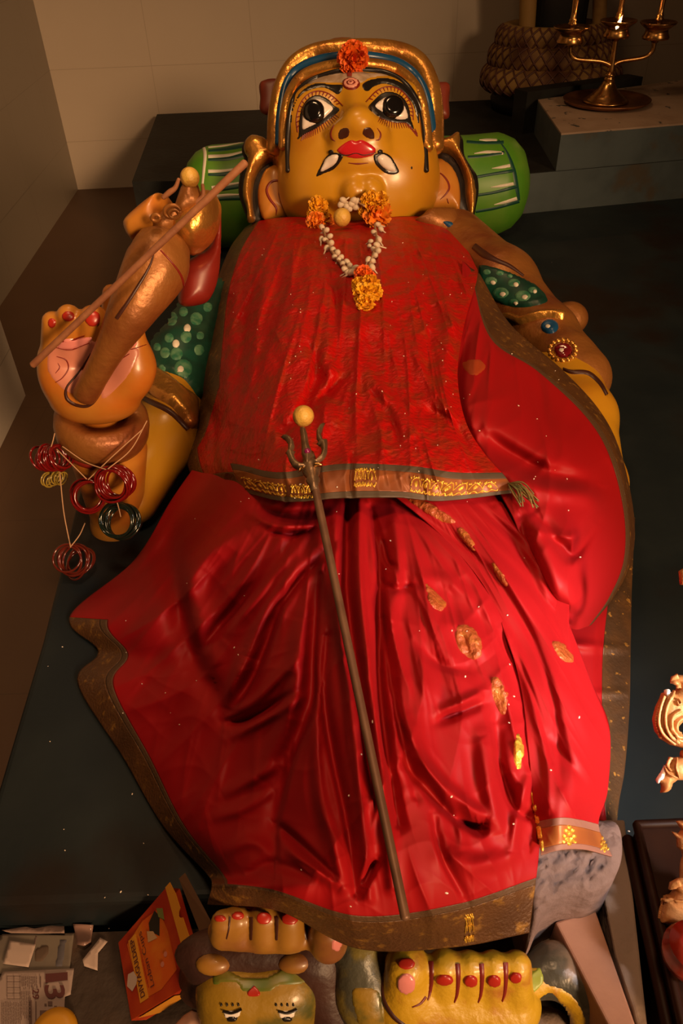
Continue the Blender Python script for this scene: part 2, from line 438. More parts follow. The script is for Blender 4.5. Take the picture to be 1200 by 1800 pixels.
def cloth_net(net, nu, nv, folds=(), extra=None):
    A = np.asarray(net, float)                       # rows x cols x 3 (px, py, height)
    R = catmull(A, nv); R = catmull(np.swapaxes(R, 0, 1), nu); R = np.swapaxes(R, 0, 1)
    px, py, z = R[..., 0], R[..., 1], R[..., 2]
    uu, vv = np.meshgrid(np.linspace(0, 1, nu), np.linspace(0, 1, nv))
    z = z+fold_field(px, py, folds)
    if extra is not None: z = z+extra(px, py, uu, vv)
    z = np.maximum(z, 0.006)
    return P(px, py, z), uu, vv, px, py
def cloth(name, net, nu, nv, m, parent, folds=(), extra=None, regions=(), thick=0.003):
    W, uu, vv, px, py = cloth_net(net, nu, nv, folds, extra)
    idx = np.arange(nu*nv).reshape(nv, nu); quads = np.stack([idx[:-1, :-1], idx[1:, :-1], idx[1:, 1:], idx[:-1, 1:]], -1).reshape(-1, 4)
    uc = (uu[:-1, :-1]+uu[1:, 1:]).ravel()/2; vc = (vv[:-1, :-1]+vv[1:, 1:]).ravel()/2
    lab = np.zeros(len(quads), int)
    for k, (rn, rm, fn) in enumerate(regions): lab[fn(uc, vc) & (lab == 0)] = k+1
    V = W.reshape(-1, 3); uv = np.stack([uu.ravel(), vv.ravel()], -1); res = []
    du = np.linalg.norm(np.diff(W, axis=1), axis=-1).sum(1).mean(); dv = np.linalg.norm(np.diff(W, axis=0), axis=-1).sum(0).mean()
    uv = uv*np.array([du, dv])
    for k in range(len(regions)+1):
        q = quads[lab == k]
        if not len(q): continue
        used, inv = np.unique(q, return_inverse=True)
        par = parent if k == 0 or parent is not None else res[0]
        o = build(name if k == 0 else regions[k-1][0], V[used], inv.reshape(-1, 4), m if k == 0 else regions[k-1][1], par, uvs=uv[used])
        md = o.modifiers.new('solid', 'SOLIDIFY'); md.thickness = thick; md.offset = -1
        res.append(o)
    return res

# ================================================================== MATERIALS USED
RED = mat('red_silk', (0.31, 0.0025, 0.0045), 0.60, spec=0.28)
PINK = RED
BROC = mat('red_brocade', (0.42, 0.004, 0.003), 0.42, col2=(0.32, 0.018, 0.005), nscale=24, lo=0.46, hi=0.62, bump=0.45, bscale=90, spec=0.3)
ZARI = mat('gold_zari', (0.20, 0.075, 0.02), 0.42, 0.15, col2=(0.42, 0.20, 0.03), nscale=70, lo=0.45, hi=0.62, bump=0.4, bscale=160)
ZARIB = mat('brown_selvedge', (0.085, 0.04, 0.015), 0.6, bump=0.2, bscale=200)
GOLDT = mat('gold_thread', (0.80, 0.48, 0.06), 0.32, 0.6, bump=0.5, bscale=140)
MOTIF = mat('woven_motif', (0.36, 0.07, 0.015), 0.4, 0.2, col2=(0.46, 0.15, 0.02), nscale=70, lo=0.5, hi=0.75, bump=0.5, bscale=140)
SKIN = mat('yellow_enamel', (0.50, 0.245, 0.012), 0.34, col2=(0.44, 0.17, 0.010), nscale=5, lo=0.4, hi=0.8, bump=0.08, bscale=16, coat=0.12)
SKINO = mat('orange_enamel', (0.46, 0.185, 0.025), 0.36, col2=(0.42, 0.11, 0.010), nscale=6, lo=0.4, hi=0.7, bump=0.08, bscale=18, coat=0.1)
GOLD = mat('gold_paint', (0.62, 0.30, 0.06), 0.30, 0.75, col2=(0.42, 0.16, 0.035), nscale=9, lo=0.4, hi=0.75, bump=0.55, bscale=26, rvar=0.08)
GOLDR = mat('worn_gold_paint', (0.30, 0.115, 0.025), 0.42, 0.35, col2=(0.20, 0.055, 0.016), nscale=8, lo=0.4, hi=0.7, bump=0.5, bscale=24)
BLK = mat('black_enamel', (0.012, 0.009, 0.008), 0.3)
DKB = mat('dark_brown_line', (0.05, 0.014, 0.008), 0.4)
MARN = mat('maroon_line', (0.17, 0.012, 0.006), 0.4)
MARF = mat('maroon_enamel', (0.19, 0.014, 0.008), 0.38, col2=(0.12, 0.01, 0.006), nscale=8)
LIPS = mat('lip_red', (0.50, 0.014, 0.02), 0.22, coat=0.4)
WHT = mat('white_enamel', (0.78, 0.70, 0.64), 0.3, coat=0.3)
EYEB = mat('eye_black', (0.006, 0.005, 0.005), 0.12, coat=0.6)
BLUE = mat('blue_enamel', (0.008, 0.06, 0.15), 0.3)
GRN = mat('green_enamel', (0.065, 0.22, 0.012), 0.45, col2=(0.10, 0.24, 0.02), nscale=9)
GRND = mat('dark_green_enamel', (0.004, 0.05, 0.035), 0.45)
GRNO = mat('olive_enamel', (0.09, 0.11, 0.012), 0.5, col2=(0.06, 0.10, 0.012), nscale=12)
BLOUS = mat('green_blouse_enamel', (0.006, 0.060, 0.036), 0.4, col2=(0.004, 0.03, 0.02), nscale=16)
DOTG = mat('pale_green_dot', (0.02, 0.13, 0.07), 0.4, col2=(0.09, 0.22, 0.12), nscale=50)
DOTW = mat('cream_dab', (0.62, 0.56, 0.46), 0.4)
PALM = mat('palm_pink', (0.52, 0.19, 0.13), 0.35, coat=0.2)
PALMS = mat('palm_rose', (0.66, 0.22, 0.20), 0.3, coat=0.3)
NAIL = mat('nail_red', (0.36, 0.02, 0.01), 0.3)
PLAT = mat('platform_paint', (0.009, 0.014, 0.017), 0.55, col2=(0.015, 0.021, 0.023), nscale=4, lo=0.35, hi=0.7, bump=0.15, bscale=14,
           col3=(0.013, 0.009, 0.007), n3scale=3.0, lo3=0.5, hi3=0.68, spec=0.2)
PEDF = mat('blue_grey_paint', (0.055, 0.075, 0.082), 0.55, col2=(0.035, 0.05, 0.055), nscale=5, lo=0.4, hi=0.7, bump=0.2, bscale=14,
           col3=(0.05, 0.04, 0.026), n3scale=6, lo3=0.58, hi3=0.7)
LEDG = mat('ledge_paint', (0.016, 0.017, 0.016), 0.6, col2=(0.012, 0.011, 0.010), nscale=7, bump=0.15, spec=0.15)
PEEL = mat('peeling_cream_paint', (0.34, 0.24, 0.17), 0.6, col2=(0.28, 0.19, 0.13), nscale=6, col3=(0.03, 0.035, 0.035), n3scale=16, lo3=0.64, hi3=0.66, bump=0.2)
CONC = mat('concrete', (0.26, 0.185, 0.14), 0.85, col2=(0.13, 0.095, 0.075), nscale=9, lo=0.35, hi=0.7, bump=0.5, bscale=40, col3=(0.05, 0.03, 0.02), n3scale=22, lo3=0.66, hi3=0.72)
PLAS = mat('pink_plaster', (0.165, 0.10, 0.082), 0.85, col2=(0.12, 0.072, 0.058), nscale=14, lo=0.4, hi=0.65, bump=0.5, bscale=50, col3=(0.09, 0.06, 0.045), n3scale=26, lo3=0.68, hi3=0.73)
PLANK = mat('plank_wood', (0.36, 0.18, 0.115), 0.7, col2=(0.28, 0.13, 0.08), nscale=6, bump=0.25, bscale=30)
STEP = mat('dirty_step', (0.035, 0.02, 0.012), 0.8, col2=(0.07, 0.035, 0.018), nscale=14, lo=0.5, hi=0.75, bump=0.4, bscale=40)
WOOD = mat('dark_polished_wood', (0.022, 0.007, 0.003), 0.5, col2=(0.012, 0.004, 0.002), nscale=5, spec=0.12)
BRASS = mat('brass', (0.55, 0.30, 0.10), 0.28, 1.0, col2=(0.36, 0.17, 0.06), nscale=14, lo=0.45, hi=0.75, rvar=0.1)
BRASSD = mat('tarnished_brass', (0.30, 0.13, 0.05), 0.42, 0.9, col2=(0.16, 0.06, 0.025), nscale=10)
IRON = mat('aged_bronze', (0.26, 0.17, 0.095), 0.38, 0.7, col2=(0.17, 0.10, 0.055), nscale=30, bump=0.15, bscale=80)
ROD = mat('trident_rod', (0.17, 0.085, 0.045), 0.5, 0.3, col2=(0.12, 0.055, 0.03), nscale=25)
STICK = mat('bare_stick', (0.30, 0.12, 0.05), 0.65, col2=(0.22, 0.08, 0.035), nscale=30, bump=0.2)
LIME = mat('lime_skin', (0.62, 0.38, 0.07), 0.45, col2=(0.52, 0.27, 0.05), nscale=30, bump=0.25, bscale=160)
BUD = mat('dry_jasmine', (0.62, 0.52, 0.40), 0.6, col2=(0.50, 0.38, 0.26), nscale=120)
THRD = mat('thread', (0.42, 0.24, 0.13), 0.8)
MY = mat('marigold_yellow', (0.80, 0.42, 0.008), 0.6, col2=(0.72, 0.30, 0.006), nscale=60)
MO = mat('marigold_orange', (0.80, 0.17, 0.006), 0.6, col2=(0.72, 0.24, 0.01), nscale=60)
MD = mat('marigold_deep_orange', (0.78, 0.09, 0.004), 0.6, col2=(0.70, 0.13, 0.006), nscale=60)
BANR = mat('red_glass', (0.13, 0.004, 0.004), 0.12, coat=0.5)
BANB = mat('black_green_glass', (0.006, 0.012, 0.008), 0.12, coat=0.6)
BANC = mat('amber_glass', (0.10, 0.012, 0.006), 0.14, coat=0.5)
BANY = mat('yellow_glass', (0.30, 0.20, 0.03), 0.2, coat=0.4)
GILT = mat('gilding', (0.46, 0.215, 0.07), 0.5, 0.3, col2=(0.42, 0.17, 0.05), nscale=16, bump=0.35, bscale=60)
CHIP = mat('white_gesso', (0.80, 0.74, 0.68), 0.7)
PAPW = mat('white_paper', (0.42, 0.31, 0.26), 0.8, bump=0.1, bscale=20)
PAPG = mat('grey_newsprint', (0.17, 0.135, 0.10), 0.85, col2=(0.12, 0.095, 0.075), nscale=14)
PAPC = mat('calendar_paper', (0.30, 0.22, 0.19), 0.85, bump=0.1, bscale=20)
INKR = mat('maroon_ink', (0.075, 0.014, 0.012), 0.7)
INKG = mat('grey_ink', (0.11, 0.065, 0.055), 0.8)
INKB = mat('blue_grey_ink', (0.085, 0.075, 0.085), 0.8)
BOXO = mat('orange_card', (0.46, 0.075, 0.008), 0.45, col2=(0.50, 0.16, 0.012), nscale=16, lo=0.4, hi=0.65)
BOXR = mat('red_card', (0.30, 0.022, 0.006), 0.45, col2=(0.40, 0.05, 0.008), nscale=14)
BOXY = mat('yellow_card', (0.56, 0.23, 0.02), 0.45)
CARD = mat('brown_card_inside', (0.10, 0.045, 0.018), 0.8)
DEMY = mat('demon_yellow', (0.28, 0.16, 0.012), 0.45, col2=(0.07, 0.07, 0.010), nscale=16, lo=0.48, hi=0.66, bump=0.25, bscale=40, coat=0.2)
DEMG = mat('demon_green', (0.07, 0.12, 0.014), 0.4, col2=(0.16, 0.13, 0.014), nscale=18)
DEMB = mat('demon_brown', (0.028, 0.010, 0.008), 0.5, col2=(0.05, 0.018, 0.012), nscale=16, bump=0.3, bscale=40)
MOTT = mat('mottled_limb', (0.08, 0.075, 0.05), 0.4, col2=(0.20, 0.15, 0.03), nscale=18, lo=0.45, hi=0.6, bump=0.35, bscale=40)
SOLE = mat('sole_yellow', (0.50, 0.29, 0.012), 0.45, col2=(0.36, 0.13, 0.015), nscale=22, lo=0.5, hi=0.7, bump=0.3, bscale=60, coat=0.2)
STONE = mat('black_stone', (0.005, 0.004, 0.004), 0.5, spec=0.15)
SNAK = mat('snake_cream', (0.24, 0.14, 0.045), 0.6, col2=(0.07, 0.025, 0.012), nscale=3.2, lo=0.42, hi=0.58, spec=0.2)
SNKL = mat('snake_lines', (0.07, 0.02, 0.01), 0.6)
GEMR = mat('red_gem', (0.14, 0.006, 0.01), 0.15, coat=0.8)
MAG = mat('magenta_gem', (0.18, 0.01, 0.07), 0.12, coat=0.8)
TASS = mat('green_tassel', (0.09, 0.085, 0.02), 0.6, col2=(0.22, 0.13, 0.03), nscale=50)

# ================================================================== ROOM
FZ = -0.23; CZ = 3.0
WB0 = np.array([-1.50, 4.64]); WBD = unit([1.0, 0.055]); WBN = np.array([WBD[1], -WBD[0]])   # back wall line, its direction, inward normal
def solid_wall(name, p0, p1, z0, z1, t, m):
    d = unit(np.append(np.array(p1)-p0, 0)); n = np.array([-d[1], d[0], 0]); L = np.linalg.norm(np.array(p1)-p0)
    R = np.column_stack([d, n, [0, 0, 1]]); c = np.array([*p0, 0])
    V = [(x, y, z) for x in (0, L) for y in (0, t) for z in (0, z1-z0)]
    me = bpy.data.meshes.new(name); me.from_pydata(V, [], [(0, 1, 3, 2), (4, 6, 7, 5), (0, 4, 5, 1), (2, 3, 7, 6), (0, 2, 6, 4), (1, 5, 7, 3)])
    me.materials.append(m); o = bpy.data.objects.new(name, me); COL.objects.link(o)
    o.matrix_world = Matrix(((R[0][0], R[0][1], 0, c[0]), (R[1][0], R[1][1], 0, c[1]), (0, 0, 1, z0), (0, 0, 0, 1)))
    return tag(o, kind='structure')
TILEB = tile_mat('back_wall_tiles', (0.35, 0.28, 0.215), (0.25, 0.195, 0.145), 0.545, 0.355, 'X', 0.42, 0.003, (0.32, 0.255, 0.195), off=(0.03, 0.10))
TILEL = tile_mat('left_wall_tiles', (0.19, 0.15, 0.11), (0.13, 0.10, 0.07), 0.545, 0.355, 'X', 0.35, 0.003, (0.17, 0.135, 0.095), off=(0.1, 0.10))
TILEP = tile_mat('pier_tiles', (0.58, 0.50, 0.42), (0.36, 0.30, 0.24), 0.6, 0.30, 'X', 0.4, 0.004, (0.52, 0.45, 0.37), off=(0.2, 0.12))
FLOORM = tile_mat('floor_tiles', (0.085, 0.042, 0.018), (0.06, 0.028, 0.012), 0.6, 0.6, 'X', 0.55, 0.004, (0.06, 0.028, 0.013), off=(0.1, 0.05))
for l in list(FLOORM.node_tree.links):
    pass
sep = [n for n in FLOORM.node_tree.nodes if n.type == 'SEPXYZ'][0]
zl = [l for l in FLOORM.node_tree.links if l.from_socket == sep.outputs['Z']][0]; to = zl.to_socket
FLOORM.node_tree.links.remove(zl); FLOORM.node_tree.links.new(sep.outputs['Y'], to)
CEIL = mat('ceiling_paint', (0.30, 0.24, 0.19), 0.9)
WRG = mat('right_wall_paint', (0.22, 0.16, 0.12), 0.8)
fl = build('floor', *box_geo((0.9, 1.7, FZ-0.05), (3.1, 3.6, 0.05)), FLOORM, smooth=False); tag(fl, kind='structure')
ce = build('ceiling', *box_geo((0.9, 1.7, CZ+0.05), (3.1, 3.6, 0.05)), CEIL, smooth=False); tag(ce, kind='structure')
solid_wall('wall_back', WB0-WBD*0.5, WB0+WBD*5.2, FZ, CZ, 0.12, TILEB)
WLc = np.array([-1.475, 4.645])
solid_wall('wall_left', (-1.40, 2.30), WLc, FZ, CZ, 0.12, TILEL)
o = solid_wall('trim_pier', (-1.06, 1.55), (-1.095, 2.335), FZ, CZ, 0.6, TILEP)
solid_wall('wall_right', (3.6, 5.2), (3.6, -1.6), FZ, CZ, 0.12, WRG)

# ================================================================== PLATFORM, LEDGE, PEDESTAL, STEP
def slab(name, pts2, z0, z1, m, parent=None):
    v, f = prism_geo([(x, y, z1) for x, y in pts2], z0); o = build(name, v, f, m, parent, smooth=False); recalc(o); return o
plat = slab('platform', [(-0.575, 0.497), (-0.60, 1.0), (-0.925, 4.60), (3.5, 4.83), (3.5, 0.50), (0.42, 0.50)], FZ, 0.0, PLAT)
bevel(plat, 0.012, 3); tag(plat, 'low dark blue-green painted platform under the reclining statue', 'platform')
led = slab('ledge', [(-0.845, 3.40), (-0.935, 4.59), (3.45, 4.81), (3.45, 3.86), (1.56, 3.475), (0.60, 3.30)], 0.0, 0.165, LEDG)
tag(led, 'black raised ledge along the back wall behind the green bolster', 'ledge')
lf = slab('front_face', [(0.45, 3.305), (0.60, 3.297), (1.56, 3.472), (3.45, 3.857), (3.45, 3.86), (1.56, 3.475), (0.60, 3.30), (0.45, 3.31)], 0.0, 0.163, PEDF, led)
q0 = PY(985, 240, 3.37); q1 = np.array([1.75, 3.50, 0.0])
ped = thing('pedestal', (1.3, 3.6, 0.165), 'blue-grey block with peeling cream top under the brass lamp', 'pedestal')
e0 = np.array([0.945, 3.358]); e1 = np.array([1.80, 3.515]); bk0 = P(945, 178, .305)[:2]; bk1 = P(1195, 138, .305)[:2]+np.array([.25, .04])
slab('block', [e0, e1, bk1, bk0], 0.166, 0.305, PEDF, ped)
slab('painted_top', [e0, e1, bk1, bk0], 0.305, 0.312, PEEL, ped)
dkx = (bk1-bk0)/np.linalg.norm(bk1-bk0); dky = np.array([-dkx[1], dkx[0]])
dk = slab('stone_block', [bk0+dky*.02-dkx*.05, bk0+dky*.02+dkx*.62, bk0+dky*.11+dkx*.60, bk0+dky*.11-dkx*.06], 0.165, 0.345, LEDG)
tag(dk, 'black stone block between the snake idol and the brass lamp', 'block')
stp = slab('step', [(-0.95, -0.30), (-0.95, 0.485), (1.6, 0.485), (1.6, -0.30)], FZ, -0.075, STEP)
tag(stp, 'dirty brown step below the front edge of the platform', 'step')

# ================================================================== RECLINING STATUE
statue = thing('statue', (0.0, 1.9, 0.0), 'large reclining yellow-faced goddess statue with fangs, draped in red cloth', 'statue')
S = 0.90
HC = PY(624.0, 253.0, 2.75); TAU = math.radians(40)
N_ = np.array([0, -math.cos(TAU), math.sin(TAU)]); U0 = np.array([0, math.sin(TAU), math.cos(TAU)]); A0 = np.array([1.0, 0, 0])
rt = math.radians(2.6); A_ = A0*math.cos(rt)+U0*math.sin(rt); U_ = U0*math.cos(rt)-A0*math.sin(rt)
HR = np.column_stack([A_, U_, N_])
W = lambda a, b, c: HC+S*(a*A_+b*U_+c*N_)
E = lambda c, r, k: ('ell', W(*c), np.array(r)*S, k*S, HR)
C = lambda p, q, ra, rb, k: ('cone', W(*p), W(*q), ra*S, rb*S, k*S)
prims = [E((0, -0.035, 0), (0.285, 0.325, 0.255), .05)]
for s in (-1, 1):
    prims += [E((s*0.125, -0.15, 0.10), (0.135, 0.14, 0.13), .10)]
prims += [E((0, -0.21, 0.03), (0.255, 0.15, 0.17), .12)]
for s in (-1, 1): prims += [E((s*0.142, 0.035, 0.175), (0.105, 0.085, 0.070), .06)]
prims += [C((0, 0.09, 0.22), (0, -0.07, 0.295), .026, .045, .06), E((0, -0.088, 0.318), (0.056, 0.044, 0.048), .04)]
for s in (-1, 1): prims += [E((s*0.060, -0.10, 0.275), (0.042, 0.036, 0.045), .035)]
prims += [E((0, -0.158, 0.262), (0.095, 0.030, 0.040), .045), E((0, -0.192, 0.245), (0.075, 0.028, 0.038), .03)]
prims += [E((-0.027, -0.272, 0.222), (0.046, 0.046, 0.052), .03), E((0.027, -0.272, 0.222), (0.046, 0.046, 0.052), .014)]
prims += [('cone', W(0, -0.2, -0.05), P(620, 440, 0.16), 0.17, 0.14, .08)]
head = sculpt('head', prims, 0.0048, SKIN, statue)
HB = bvh_of(head)
f4 = lambda L: [(500+x/4, 60+y/4) for x, y in L]
def ell2(cx, cy, rx, ry, n=28, rot=0):
    t = np.linspace(0, 2*math.pi, n, endpoint=False); c, s = math.cos(rot), math.sin(rot)
    return np.column_stack([cx+rx*np.cos(t)*c-ry*np.sin(t)*s, cy+rx*np.cos(t)*s+ry*np.sin(t)*c])
def join(objs, name=None):
    objs = [o for o in objs if o]; a = objs[0]; V = []; Fc = []
    for o in objs:
        n = len(V); V += [tuple(v.co) for v in o.data.vertices]; Fc += [tuple(n+i for i in p.vertices) for p in o.data.polygons]
    me = bpy.data.meshes.new(name or a.name); me.from_pydata(V, [], Fc); me.materials.append(a.data.materials[0])
    me.polygons.foreach_set('use_smooth', [True]*len(me.polygons)); a.data = me
    for o in objs[1:]: bpy.data.objects.remove(o)
    return a
eyes = [
  dict(out=[(98, 700), (100, 600), (120, 515), (165, 450), (230, 425), (300, 450), (350, 498), (390, 530), (340, 585), (270, 635), (200, 680), (140, 708), (78, 756)],
       wht=[(124, 580), (140, 512), (185, 465), (245, 455), (300, 482), (345, 525), (300, 578), (240, 625), (180, 655), (125, 672)], ir=(208, 550, 82, 86),
       lid=[(92, 690), (84, 600), (108, 500), (160, 430), (230, 402), (300, 415), (360, 455), (410, 505)],
       brow=[(405, 355), (408, 390), (375, 427), (330, 402), (270, 378), (200, 388), (130, 420), (80, 485), (56, 570), (48, 690), (38, 600), (58, 500), (110, 410), (180, 358), (250, 343), (330, 352)]),
  dict(out=[(585, 520), (630, 458), (690, 410), (760, 404), (830, 438), (875, 510), (890, 590), (918, 690), (860, 632), (780, 627), (700, 605), (640, 567)],
       wht=[(632, 510), (670, 465), (720, 440), (790, 450), (835, 490), (860, 540), (866, 592), (820, 606), (760, 595), (690, 555)], ir=(760, 515, 82, 84),
       lid=[(570, 478), (640, 405), (720, 371), (800, 385), (860, 440), (898, 520), (903, 605)],
       brow=[(545, 352), (600, 320), (700, 306), (800, 328), (870, 380), (920, 450), (945, 540), (950, 690), (930, 600), (900, 500), (850, 430), (780, 375), (700, 352), (630, 370), (590, 402), (558, 395)])]
for e in eyes:
    patch('eye_outline', f4(e['out']), HB, BLK, head, h=0.002, w=2, sp=2.2)
    patch('eye_white', f4(e['wht']), HB, WHT, head, h=0.010, w=12, sp=2.2)
    ix, iy, rx, ry = e['ir']
    patch('iris', ell2(500+ix/4, 60+iy/4, rx/4, ry/4), HB, EYEB, head, h=0.019, w=20, sp=2.0, smooth=False)
    patch('eyebrow', f4(e['brow']), HB, BLK, head, h=0.003, w=3, sp=2.2)
    objs = [stroke('eyelashes', f4(e['lid']), 2.2, HB, MARN, head, h=0.002)]
    lid = catmull(f4(e['lid']), 19); c = np.array([500+ix/4, 60+iy/4])
    for k in range(1, 18):
        d = c-lid[k]; d /= np.linalg.norm(d); objs.append(stroke('l', [lid[k], lid[k]+d*3.5, lid[k]+d*7], [2.6, 2.0, 1.6], HB, MARN, head))
    low = catmull(f4(e['out']), 60)[(38 if ix < 400 else 36):(56 if ix < 400 else 57)]
    for k in range(len(low)):
        d = low[k]-c; d /= np.linalg.norm(d); d = d+np.array([0, .6]); objs.append(stroke('l', [low[k]-d, low[k]+d*3, low[k]+d*6], [2.2, 1.6, 0.5], HB, MARN, head))
    join(objs, 'eyelashes')
patch('lips', f4([(368, 812), (420, 765), (470, 743), (500, 751), (540, 742), (590, 763), (642, 806), (625, 850), (560, 871), (500, 876), (440, 866), (390, 842)]), HB, LIPS, head, h=0.006, w=9, sp=2)
stroke('mouth_line', f4([(375, 838), (440, 850), (500, 836), (560, 850), (640, 830)]), [1, 2.8, 2, 2.8, 1], HB, BLK, head, h=0.0075)
for L in ([(325, 830)], [(672, 828)]): patch('mouth_corner', ell2(500+L[0][0]/4, 60+L[0][1]/4, 5.5, 4.8, 14), HB, BLK, head, h=0.004, w=3, sp=2, smooth=False)
for o_, w_ in (([(220, 1000), (260, 910), (300, 850), (350, 830), (410, 848), (400, 890), (350, 950), (290, 977)], [(253, 972), (275, 905), (310, 860), (350, 842), (382, 850), (375, 890), (340, 930)]),
               ([(625, 850), (690, 830), (745, 855), (785, 915), (806, 970), (760, 991), (700, 975), (640, 920)], [(650, 862), (690, 840), (740, 870), (775, 930), (780, 968), (730, 965), (680, 930), (652, 895)])):
    patch('fang_outline', f4(o_), HB, BLK, head, h=0.003, w=3, sp=2.2); patch('fang', f4(w_), HB, WHT, head, h=0.014, w=9, sp=2.0)
for L in ([(375, 700), (395, 665), (440, 657), (458, 680), (450, 720), (410, 741), (380, 735)], [(545, 690), (560, 660), (600, 654), (630, 690), (632, 736), (590, 736), (550, 710)]):
    patch('nostril', f4(L), HB, DKB, head, h=0.0018, w=2, sp=2)
for L in ([(350, 640), (325, 690), (330, 730), (356, 752)], [(650, 660), (675, 700), (665, 740), (640, 746)]): stroke('nose_line', f4(L), [1, 3.5, 3.5, 1], HB, MARN, head)
stroke('chin_line', f4([(450, 906), (515, 912), (588, 906)]), [1.5, 4, 1.5], HB, MARN, head)
patch('forehead_ash', f4([(110, 372), (200, 318), (300, 285), (420, 262), (520, 262), (640, 270), (760, 280), (860, 325), (930, 410), (850, 345), (740, 300), (600, 312), (540, 345), (408, 345), (330, 345), (220, 345)]), HB,
      mat('ash_paint', (0.30, 0.20, 0.12), 0.5, col2=(0.44, 0.33, 0.24), nscale=30), head, h=0.0012, w=2, sp=2.4)
for r, m_, h_ in ((1.0, MARN, 0.004), (0.86, mat('tilak_pink', (0.70, 0.30, 0.22), 0.5), 0.0055), (0.55, MARN, 0.0065), (0.42, mat('tilak_pink', (0.70, 0.30, 0.22), 0.5), 0.0075), (0.2, MARN, 0.0085)):
    patch('tilak', ell2(617, 147.5, 16*r, 11.5*r), HB, m_, head, h=h_, w=2, sp=2, smooth=False)
stroke('tilak_mark', [(613, 124), (614, 130), (614, 136)], [9, 12, 10], HB, mat('vermilion', (0.22, 0.02, 0.008), 0.7), head, h=0.0035)
patch('mole', ell2(723.3, 295, 2.0, 3.0, 12), HB, BLK, head, h=0.002, w=1.5, sp=1.5, smooth=False)

# ---- crown: stepped hoops over the forehead, lying on a gilded cap
crown = sculpt('crown', [E((0, 0.02, -0.03), (0.318, 0.328, 0.235), .05)], 0.008, GOLD, statue)
CAPB = bvh_of(head, crown)
def hoop(name, L, c, r, m, par, lift=0.0, seg=16):
    q = catmull(np.array(L, float), 60); pts = []
    for x, y in q:
        h_ = CAPB.ray_cast(Vector(CAM), Vector(ray(x, y)).normalized())
        pts.append(np.array(h_[0]) if h_[0] is not None else None)
    cs = np.array([(p-HC)@N_/S if p is not None else np.nan for p in pts]); ok = ~np.isnan(cs)
    cs = np.interp(np.arange(60), np.arange(60)[ok], cs[ok]) if ok.any() else np.full(60, c)
    cs = np.clip(cs, c, None); k = np.ones(9)/9; cs = np.convolve(np.pad(cs, 4, mode='edge'), k, 'valid')
    pts = np.array([PP(x, y, W(0, 0, cc+lift), N_) for (x, y), cc in zip(q, cs)])
    return tube(name, pts, r, m, par, n=120, seg=seg)
hoop('outer_gold_band', [(484, 262), (487, 200), (498, 150), (520, 113), (560, 92), (620, 86), (690, 89), (733, 107), (755, 146), (763, 195), (764, 258)], 0.02, 0.030, GOLD, crown)
hoop('blue_band', [(490, 252), (492, 205), (502, 152), (523, 122), (560, 105), (600, 99), (650, 99), (700, 110), (733, 136), (752, 178), (762, 246)], 0.05, 0.0135, BLUE, crown, lift=.026)
hoop('inner_gold_band', [(499, 258), (501, 205), (512, 162), (533, 134), (570, 119), (615, 113), (660, 114), (700, 125), (732, 157), (745, 205), (751, 260)], 0.06, 0.018, GOLD, crown, lift=.006)
hoop('hairline', [(506, 300), (506, 235), (514, 180), (536, 148), (580, 129), (625, 123), (670, 126), (706, 142), (732, 176), (744, 220), (749, 300)], 0.08, 0.0085, BLK, crown, lift=.004)
v, f = ball_geo(W(-0.02, 0.36, -0.06), 0.075, squash=(1.3, .8, .8)); build('crown_knob', v, f, GOLDR, crown)
for x, y, s in ((467, 172, 1), (779, 178, 1)):
    inflate('side_ornament', [(x-9 if x < 600 else x-24, y-28), (x+24 if x < 600 else x+9, y-32), (x+26 if x < 600 else x+10, y), (x+24 if x < 600 else x+8, y+30), (x-8 if x < 600 else x-24, y+26), (x-10 if x < 600 else x-26, y)], W(0, 0, -0.06), N_, .02, .03, mat('red_ornament', (0.16, 0.022, 0.01), 0.45), crown)

# ---- ears and their ornaments
l10 = lambda L: [(400+x/10, 230+y/10) for x, y in L]
r6 = lambda L: [(740+x/6.316, 220+y/6.316) for x, y in L]
def ear(ear_poly, orn, back, swirls, conv, cpl):
    pl = W(0, 0, cpl)
    inflate('hair_lock', conv(back), pl-N_*0.035, N_, .02, .045, BLK, statue)
    e_ = inflate('ear', conv(ear_poly), pl, N_, .035, .05, SKINO, statue, sp=3)
    eb = bvh_of(e_)
    for sw, wd in swirls: stroke('ear_line', conv(sw), wd, eb, MARN, e_, h=0.0025)
    inflate('ear_ornament', conv(orn), pl-N_*0.012, N_, .045, .03, GOLD, statue, sp=3)
ear([(640, 720), (740, 640), (830, 610), (930, 650), (1010, 740), (1065, 900), (1085, 1200), (1100, 1500), (900, 1540), (650, 1560), (560, 1380), (530, 1150), (550, 950)],
    [(290, 250), (400, 110), (560, 110), (700, 180), (760, 300), (900, 400), (920, 520), (830, 560), (760, 550), (640, 620), (550, 720), (470, 900), (440, 1150), (450, 1350), (480, 1580), (350, 1600), (340, 1400), (270, 1150), (280, 900), (330, 680), (350, 480), (300, 380)],
    [(190, 1050), (225, 700), (290, 520), (248, 350), (285, 200), (390, 92), (560, 95), (740, 200), (900, 380), (1040, 560), (1060, 900), (900, 1500), (640, 1600), (400, 1620), (250, 1300)],
    [([(970, 915), (850, 872), (740, 920), (685, 1050), (740, 1200), (850, 1350), (850, 1480)], [2, 5, 5, 5, 5.5, 5, 1]), ([(945, 1000), (900, 1120), (965, 1315)], [1, 2.5, 1])], l10, 0.0)
